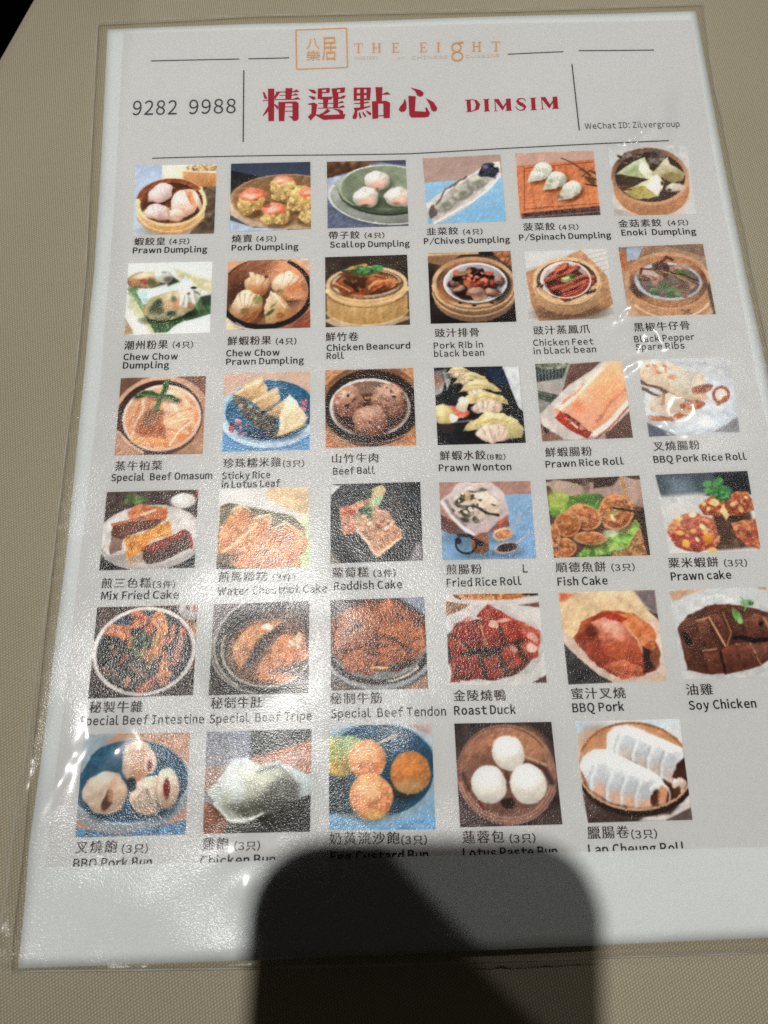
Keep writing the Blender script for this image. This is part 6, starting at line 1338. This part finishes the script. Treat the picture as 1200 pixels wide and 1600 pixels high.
def patch(L, R, T, B, nu, nv):
    """Coons patch between four measured edges (L, R top to bottom; T, B left to right)"""
    L, R, T, B = along(L, nv), along(R, nv), along(T, nu), along(B, nu)
    u = np.linspace(0, 1, nu)[None, :, None]; v = np.linspace(0, 1, nv)[:, None, None]
    S = (1 - u) * L[:, None] + u * R[:, None] + (1 - v) * T[None] + v * B[None]
    S = S - ((1 - u) * (1 - v) * T[0] + u * (1 - v) * T[-1] + (1 - u) * v * B[0] + u * v * B[-1])
    return S.reshape(-1, 2)

def complete(o, pre, x_end):
    """carry an edge that leaves the frame on in its own direction"""
    R = list(o[pre + 'R']); B = list(o[pre + 'B'])
    yb = B[-1][1]
    c = (x_end, yb)
    return R + [c], B + [c]

CLOTH_Z = -1.3
# ---------------------------------------------------------------- the setting: floor, table, cloth
tag(link('floor', [(-3000, -3000, -760), (3000, -3000, -760), (3000, 3000, -760), (-3000, 3000, -760)], [[0, 1, 2, 3]], M_FLOOR), kind='structure')

TA = math.atan2(26.04, 9.21)            # direction of the table's left edge
ed = Vector((math.cos(TA), math.sin(TA), 0)); en = Vector((math.sin(TA), -math.cos(TA), 0))
e0 = Vector((-30.0, 14.3, 0))
table = empty('table', (0, 0, -760), 'table under the beige tablecloth, its edge at the far left', 'table')
def tpt(a, b, z):
    q = e0 + ed * a + en * b
    return (q.x, q.y, z)
def tbox(a0, a1, b0, b1, z0, z1):
    vs = [tpt(a, b, z + 760) for z in (z0, z1) for a, b in ((a0, b0), (a0, b1), (a1, b1), (a1, b0))]
    return vs, [[3, 2, 1, 0], [4, 5, 6, 7], [0, 1, 5, 4], [1, 2, 6, 5], [2, 3, 7, 6], [3, 0, 4, 7]]
TL0, TL1, TW = -700, 500, 800
vs, fs = tbox(TL0 + 6, TL1 - 6, 6, TW - 6, -32, -4); link('tabletop', vs, fs, M_WOOD, table)
for a in (TL0 + 40, TL1 - 100):
    for b in (40, TW - 100):
        vs, fs = tbox(a, a + 60, b, b + 60, -760, -33); link('leg', vs, fs, M_WOOD, table)

def tablecloth():
    """cloth lying on the table with a rounded edge and a short hanging drop in soft folds"""
    ring = []
    prof = [(0, 0)] + [(5 - 5 * math.cos(t), -5 + 5 * math.sin(t)) for t in []]
    n = 120
    per = []
    for i in range(n): per.append((TL0 + (TL1 - TL0) * i / n, 0, 0, -1))
    for i in range(80): per.append((TL1, TW * i / 80, 1, 0))
    for i in range(n): per.append((TL1 - (TL1 - TL0) * i / n, TW, 0, 1))
    for i in range(80): per.append((TL0, TW - TW * i / 80, -1, 0))
    prof = [(-5, 0, 0), (-2.5, -.7, 0), (-.7, -2.4, 0), (0, -5, 0), (.5, -40, .25), (1, -120, .7), (1, -220, 1)]
    vs, fs = [], []
    for (o, z, w) in prof:
        for i, (a, b, na, nb) in enumerate(per):
            f = w * (9 * math.sin(i * .33) + 6 * math.sin(i * .19 + 1)) + 8 * w
            vs.append(tpt(a + na * (o + f), b + nb * (o + f), CLOTH_Z + z))
    k = len(per)
    for r in range(len(prof) - 1):
        for i in range(k):
            j = (i + 1) % k
            fs.append([r * k + i, r * k + j, (r + 1) * k + j, (r + 1) * k + i])
    fs.append(list(range(k)))
    return link('tablecloth', vs, fs, M_CLOTH, smooth=False)
tag(tablecloth(), 'beige twill tablecloth spread under the laminated menu', 'tablecloth')

# ---------------------------------------------------------------- the menu
menu = empty('laminated_menu', (0, 0, 0), 'laminated dim sum menu sheet with rows of dish photos lying on beige cloth', 'menu')

R_, B_ = complete(OUT, 'paper', 214.5)
NU, NV = 70, 100
P = patch(OUT['paperL'], R_, OUT['paperT'], B_, NU, NV)
z = zf(P[:, 0], P[:, 1])
# paper: top sheet and its thin edge
vt = np.c_[P, z]; vb = np.c_[P, z - .12]
gf = gridfaces(NU, NV)
idx = np.arange(NU * NV).reshape(NV, NU)
loop = np.r_[idx[0, :], idx[1:, -1], idx[-1, -2::-1], idx[-2:0:-1, 0]]
nx = np.roll(loop, -1)
sk = np.stack([loop, nx, nx + NU * NV, loop + NU * NV], -1)
link('paper_sheet', np.r_[vt, vb], np.r_[gf, gf[:, ::-1] + NU * NV, sk], M_PAPER, menu, smooth=True)

R_, B_ = complete(OUT, 'prn', 211.4)
P = patch(OUT['prnL'], R_, OUT['prnT'], B_, 60, 90)
tag(link('printed_page', np.c_[P, zf(P[:, 0], P[:, 1]) + .03], gridfaces(60, 90), M_TINT, menu, smooth=True), 'pale grey scanned page area printed inside white paper margins')

def dish_print(key, label):
    q = np.array(QUADS[key], float)
    n = PW + 1; k = PH + 1
    u = np.linspace(0, 1, n)[None, :, None]; v = np.linspace(0, 1, k)[:, None, None]
    S = ((1 - u) * (1 - v) * q[0] + u * (1 - v) * q[1] + u * v * q[2] + (1 - u) * v * q[3]).reshape(-1, 2)
    o = link('dish_photo', np.c_[S, zf(S[:, 0], S[:, 1]) + .06], gridfaces(n, k), M_PHOTO, menu)
    c = lin(D[key]()) * PRINT_GAIN
    c = np.clip(c, 0, .9)
    f = np.ones((PH, PW, 4)); f[..., :3] = c
    at = o.data.color_attributes.new('print_colour', 'FLOAT_COLOR', 'CORNER')
    at.data.foreach_set('color', np.repeat(f.reshape(-1, 4), 4, 0).ravel().astype(np.float32))
    tag(o, label)
PRINT_GAIN = 1.14
for key in QUADS:
    dish_print(key, 'printed photo of ' + key.replace('_', ' '))

# ---------------------------------------------------------------- lettering
GLYPHS = {}
def glyph(ch, bold):
    """outline of one character from the built-in type, as a flat mesh"""
    if (ch, bold) not in GLYPHS:
        c = bpy.data.curves.new('t', 'FONT')
        c.body = ch; c.size = 1; c.resolution_u = 3; c.offset = bold
        o = bpy.data.objects.new('t', c); COL.objects.link(o)
        bpy.context.view_layer.update()
        ev = o.evaluated_get(bpy.context.evaluated_depsgraph_get())
        me = ev.to_mesh()
        GLYPHS[ch, bold] = (np.array([q.co[:2] for q in me.vertices]).reshape(-1, 2), [list(p.vertices) for p in me.polygons])
        ev.to_mesh_clear()
        bpy.data.objects.remove(o); bpy.data.curves.remove(c)
    return GLYPHS[ch, bold]

def letters(txt, bold=0., cjk=False, gap=.165):
    VV, FF, x, off = [], [], 0., 0
    for ch in txt:
        if ch == ' ':
            x += .27; continue
        wide = ord(ch) > 0x2e80
        V, F = glyph(ch if wide else chr(ord(ch) + 0xfee0), bold)
        if wide:
            V = V + (x, 0); x += 1.08
        else:
            x0, x1 = V[:, 0].min(), V[:, 0].max()
            if ch == '/':
                V = V * (.62, 1); x0 *= .62; x1 *= .62
            V = V + (x - x0, 0); x += x1 - x0 + gap * (.1 if ch == '/' else .6 if ch in '()rtf' else 1)
        VV.append(V); FF += [[i + off for i in f] for f in F]; off += len(V)
    return np.concatenate(VV), FF

_h = glyph(chr(ord('H') + 0xfee0), 0.)[0]
CAPH = _h[:, 1].max() - _h[:, 1].min()      # cap height at size 1
def place(piece, bold):
    """set one run of text on its measured baseline: width from its two ends, height as given"""
    kd, txt, a, b, h = piece
    cjk = kd in 'zg'
    V, F = letters(txt, bold, cjk)
    a = np.array(a); b = np.array(b)
    dx = (b - a) / np.linalg.norm(b - a); dy = np.array((-dx[1], dx[0]))
    x0, x1 = V[:, 0].min(), V[:, 0].max()
    X = (V[:, 0] - x0) / (x1 - x0) * np.linalg.norm(b - a)
    if cjk or kd in 'pq':
        y0, y1 = V[:, 1].min(), V[:, 1].max()
        Y = (V[:, 1] - y0) / (y1 - y0) * h - (0 if cjk else h * .12)
    else:
        Y = (V[:, 1] - _h[:, 1].min()) / CAPH * h
    return a + X[:, None] * dx + Y[:, None] * dy, F

def text_mesh(name, runs, parent, label=None):
    """runs: (piece, bold, material)"""
    VV, FF, mi, mats, off = [], [], [], [], 0
    for piece, bold, mt in runs:
        V, F = place(piece, bold)
        if piece[0] == 'c':          # the page was cut off here: keep only what lies above the cut
            bm = bmesh.new()
            bv = [bm.verts.new((p[0], p[1], 0)) for p in V]
            for f in F:
                try: bm.faces.new([bv[i] for i in f])
                except ValueError: pass
            cut = np.interp((piece[2][0] + piece[3][0]) / 2, [q[0] for q in OUT['prnB']], [q[1] for q in OUT['prnB']])
            bmesh.ops.bisect_plane(bm, geom=bm.verts[:] + bm.edges[:] + bm.faces[:], plane_co=(0, cut, 0), plane_no=(0, -1, 0), clear_outer=True)
            bm.verts.index_update()
            V = np.array([q.co[:2] for q in bm.verts]); F = [[q.index for q in f.verts] for f in bm.faces]
            bm.free()
        if mt not in mats: mats.append(mt)
        for k_, sh in enumerate((-.5, .5) if piece[0] in 'zecpq' else (0,)):      # struck twice for a heavier weight
            W = V + (sh * piece[4] * (.035 if piece[0] == 'z' else .04), 0)
            VV.append(np.c_[W, zf(W[:, 0], W[:, 1]) + .09 + .004 * k_]); FF += [[i + off for i in f] for f in F]; mi += [mats.index(mt)] * len(F); off += len(V)
    o = link(name, np.concatenate(VV), FF, mats, parent, mi=mi)
    return tag(o, label)

for key, runs in CAPS.items():
    rr = []
    for p in runs:
        if p[0] == 'z': rr.append((p, 0, M_BROWN))
        elif p[0] in 'pq': rr.append((p, .004, M_BROWN))
        elif p[0] == 'l': rr.append((p, .016, M_BLACK))
        else: rr.append((p, .016, M_BLACK))
    en = ' '.join(p[1] for p in runs if p[0] in 'elcE')
    text_mesh('caption', rr, menu, 'caption reading ' + ' '.join(en.split()))

def shapes(name, polys, mt, dz, label=None):
    """flat inked shapes; pieces that cross lie a hair above one another"""
    vs, fs = [], []
    for i, p in enumerate(polys):
        # refine long edges so that the ink follows the sheet
        n = len(vs)
        p = np.array(p, float)
        for q in p:
            vs.append((q[0], q[1], float(zf(q[0], q[1])) + dz + .0012 * i))
        fs.append(list(range(n, n + len(p))))
    o = link(name, vs, fs, mt, menu)
    bm = bmesh.new(); bm.from_mesh(o.data)
    bmesh.ops.recalc_face_normals(bm, faces=bm.faces[:])
    bmesh.ops.triangulate(bm, faces=bm.faces[:])
    for f in bm.faces:
        if f.normal.z < 0: f.normal_flip()
    bm.to_mesh(o.data); bm.free()
    return tag(o, label)

def strip(pts, w):
    P = np.array(pts, float)
    out = []
    for a, b in zip(P, P[1:]):
        m_ = max(2, int(np.linalg.norm(b - a) / 6))
        d = (b - a) / np.linalg.norm(b - a); n_ = np.array((-d[1], d[0])) * w / 2
        for i in range(m_):
            s0 = a + (b - a) * i / m_; s1 = a + (b - a) * (i + 1) / m_
            out.append([s0 + n_, s0 - n_, s1 - n_, s1 + n_])
    return out
for i, r in enumerate(ART['rules']):
    shapes('rule_line', strip(r, .42 if i != 6 else .38), M_GREY, .08)
shapes('chinese_title', ART['heading'], M_RED, .08, 'large crimson Chinese title 精選點心')
shapes('english_title', ART['dimsim'], M_RED, .08, 'crimson serif title DIMSIM')
em = shapes('logo_emblem', sum([strip([a, b], .5) for a, b in zip(ART['frame'], ART['frame'][1:] + ART['frame'][:1])], []), M_GOLD, .08, 'square gold framed emblem')
text_mesh('emblem_lettering', [(p, .004, M_GOLD) for p in ART['emblem']], em)
lg = shapes('logo_lettering', ART['eight'], M_GOLD, .08, 'pale gold serif shop name beside the emblem')
text_mesh('motto', [(p, 0, M_GOLD2) for p in ART['sub']], lg, 'tiny faint gold motto under the shop name')
text_mesh('phone_number', [(p, .002, M_GREY) for p in ART['phone']], menu, 'phone number 9282 9988')
text_mesh('contact_line', [(p, .006, M_GREY) for p in ART['wechat']], menu, 'small contact line under the blank code space')

# ---------------------------------------------------------------- the film over the sheet
R_, B_ = complete(OUT, 'film', 217.3)
FU, FV = 260, 360
P = patch(OUT['filmL'], R_, OUT['filmT'], B_, FU, FV)
X, Y = P[:, 0], P[:, 1]
z = zf(X, Y) + .3
slick = np.zeros(len(P))
KEY, FILL, EYE = (np.array(q) for q in ((-130., 20, 1480), (836., 464, 1480), CAM / MM))
def wrinkle(cx, cy, ang, length, width, height, to=None, ripple=0., sl=1.):
    """a loose ridge or bubble in the film; 'to' tilts it so that it catches that lamp"""
    global z, slick
    a = math.radians(ang)
    dx = X - cx; dy = Y - cy
    wx = dx + .9 * np.sin(Y * .62 + X * .35 + cx) + .5 * np.sin(Y * 1.3 - X * .8)
    wy = dy + .9 * np.sin(X * .58 - Y * .3 + cy) + .5 * np.sin(X * 1.2 + Y * .9)
    k = .15 if to is KEY else .6
    dx = dx + (wx - dx) * k; dy = dy + (wy - dy) * k
    u = dx * math.cos(a) + dy * math.sin(a); v = -dx * math.sin(a) + dy * math.cos(a)
    g = np.exp(-(u / length) ** 2 - (v / width) ** 2)
    if to is not None:
        p = np.array((cx, cy, 0.))
        h = (to - p) / np.linalg.norm(to - p) + (EYE - p) / np.linalg.norm(EYE - p)
        tx, ty = -h[0] / h[2], -h[1] / h[2]
        k = np.hypot(dx, dy) < 2.5
        fit = np.linalg.lstsq(np.c_[dx[k], dy[k], np.ones(k.sum())], z[k], rcond=None)[0]
        tx -= fit[0]; ty -= fit[1]
        z = z + np.exp(-(u / (length * 1.5)) ** 2 - (v / (width * 1.9)) ** 2) * (tx * dx + ty * dy)
    if ripple:
        r = np.hypot(dx, dy)
        z = z + ripple * np.cos(r * 1.25) * np.exp(-(r / 8) ** 2)
    z = z + height * g
    slick = np.maximum(slick, np.clip(g * 1.7 - .12, 0, 1) * sl)
# broad looseness at the near left, where the film never bonded flat
lo_l = smooth01((-205 - Y) / 45) * (1 - smooth01((X - 75) / 60))
z = z + lo_l * (.42 * np.sin((X * .55 + Y) * .16 + .6) + .22 * np.sin((X - .4 * Y) * .23))
# slow buckles over the near half of the film
z = z + smooth01((-150 - Y) / 60) * (.20 * np.sin((X * .8 + Y * .45) * .19 + 1) + .16 * np.sin((X * .5 - Y) * .15 + 2 * np.sin(X * .03)))
for w in ((18.5, -245, 62, 14, 5, .3, KEY), (9.0, -249, 66, 13, 3, .25, KEY), (57, -271, 15, 8, 4, .25, KEY), (56, -279, 60, 4, 2.5, .2, KEY), (36, -297.2, 2, 13, .9, .1, KEY), (58, -297.6, 2, 7, .9, .1, KEY), (-2.2, -258, 86, 10, 1.0, .1, KEY), (-3.6, -283, 88, 4, .8, .1, KEY),
          (184.5, -152, 20, 5, 5, .25, FILL, .07), (177, -158, 150, 7, 2, .15, FILL), (172, -137, 30, 5, 2.4, .15, FILL), (176, -128, 60, 6, 2, .2, FILL), (182, -129, 110, 7, 1.8, .15, FILL), (171, -119, 40, 5, 1.8, .15, FILL),
          (183, -53, 55, 6, 2, .2, FILL), (176, -56, 30, 5, 1.8, .15, FILL), (196, -44, 80, 9, 2.2, .3)):
    wrinkle(*w)
rs = np.random.RandomState(4)
u = np.tile(np.linspace(0, 1, FU), FV); v = np.repeat(np.linspace(0, 1, FV), FU)
edge = np.minimum(np.minimum(u * 216, (1 - u) * 216), np.minimum(v * 302, (1 - v) * 302))   # mm from the rim
rim = np.clip(1 - edge / 3.2, 0, 1)
wob = .16 * np.sin(Y * 1.0 + 2 * np.sin(Y * .13)) * (np.minimum(u, 1 - u) < .05) + .16 * np.sin(X * .9 + 2 * np.sin(X * .17)) * (np.minimum(v, 1 - v) < .05)
z = z - .12 * rim + wob * rim
fi, fj = rs.uniform(-1, 1, (2, FU * FV))
spk = np.sin(X * 2.1 + 5 * np.sin(Y * .31)) * np.sin(Y * 1.7 + 4 * np.sin(X * .23)) + .35 * fi
z = z + .12 * spk * np.clip(rim * 1.5, 0, 1)
z = np.maximum(z, zf(X, Y) + .12)
slick = np.maximum(slick, rim * .8)
gf = gridfaces(FU, FV)
idx = np.arange(FU * FV).reshape(FV, FU)
loop = np.r_[idx[0, :], idx[1:, -1], idx[-1, -2::-1], idx[-2:0:-1, 0]]
nl = len(loop); k = np.arange(nl)
mid = np.c_[P[loop], z[loop] - .12]; low = np.c_[P[loop], z[loop] - .32]
c0 = np.array((105, -148))
d_ = P[loop] - c0; d_ = d_ / np.linalg.norm(d_, axis=1)[:, None]
mid[:, :2] += d_ * .18; low[:, :2] += d_ * .1
b0 = FU * FV
r1 = np.stack([loop, np.roll(loop, -1), b0 + np.roll(k, -1), b0 + k], -1)
r2 = np.stack([b0 + k, b0 + np.roll(k, -1), b0 + nl + np.roll(k, -1), b0 + nl + k], -1)
film = link('laminate_film', np.r_[np.c_[P, z], mid, low], np.r_[gf, r1, r2], M_FILM, menu, smooth=True)
at = film.data.attributes.new('slick', 'FLOAT', 'POINT')
at.data.foreach_set('value', np.r_[slick, np.ones(2 * nl) * .7].astype(np.float32))
at = film.data.attributes.new('cut_edge', 'FLOAT', 'POINT')
cut = np.clip(1 - edge / .7, 0, 1) * (.3 + .12 * np.sin(X * .31 + 2 * np.sin(Y * .11)) * np.sin(Y * .27 + 1))
at.data.foreach_set('value', np.r_[cut, np.full(nl, .1), np.zeros(nl)].astype(np.float32))
at = film.data.attributes.new('margin', 'FLOAT', 'POINT')
at.data.foreach_set('value', np.r_[np.clip(rim * 2.2, 0, 1), np.ones(2 * nl)].astype(np.float32))
tag(film, 'clear glossy laminating film with loose wrinkles and a clear rim')

# ---------------------------------------------------------------- the phone that took the picture: it throws the shadow
phone = empty('mobile_phone', CAM / MM, 'black mobile phone held above the menu, throwing the dark shadow', 'phone')
phone.rotation_euler = Matrix((RIGHT, -DOWN, -FWD)).transposed().to_euler()
PWID, PLEN, PTH = 75.2, 152, 7.6
px, py = 13.4, 13            # the lens sits this far in from the right and the top edge
def rrect(x0, x1, y0, y1, z0, z1, r):
    pts = []
    for cx, cy, a in ((x1 - r, y1 - r, 0), (x0 + r, y1 - r, 90), (x0 + r, y0 + r, 180), (x1 - r, y0 + r, 270)):
        for i in range(9):
            t = math.radians(a + i * 90 / 8)
            pts.append((cx + r * math.cos(t), cy + r * math.sin(t)))
    n = len(pts)
    lv = [(z0, 1.2), (z0 + 1.2, 0), (z1 - 1.2, 0), (z1, 1.2)]
    vs = []
    cx, cy = (x0 + x1) / 2, (y0 + y1) / 2
    for zz, ins in lv:
        for a, b in pts:
            vs.append((a - ins * np.sign(a - cx), b - ins * np.sign(b - cy), zz))
    fs = [list(range(n))[::-1], list(range(3 * n, 4 * n))]
    for l_ in range(3):
        for i in range(n):
            j = (i + 1) % n
            fs.append([l_ * n + i, l_ * n + j, (l_ + 1) * n + j, (l_ + 1) * n + i])
    return vs, fs
x1, y1 = px, py
x0, y0 = px - PWID, py - PLEN
vs, fs = rrect(x0, x1, y0, y1, 3.5, 3.5 + PTH, 16); link('body', vs, fs, M_PHONE, phone)
vs, fs = rrect(x0 + 2.5, x1 - 2.5, y0 + 2.5, y1 - 2.5, 3.5 + PTH - 1.8, 3.5 + PTH + .7, 12); link('screen', vs, fs, M_GLASS, phone)
def disc(cx, cy, r, z0, z1):
    n = 24
    vs = [(cx + r * math.cos(2 * math.pi * i / n), cy + r * math.sin(2 * math.pi * i / n), zz) for zz in (z0, z1) for i in range(n)]
    return vs, [list(range(n))[::-1], list(range(n, 2 * n))] + [[i, (i + 1) % n, n + (i + 1) % n, n + i] for i in range(n)]
for cx, cy in ((0, 0), (0, -17)):
    vs, fs = disc(cx, cy, 6.5, 1.9, 3.6); link('lens', vs, fs, M_GLASS, phone)
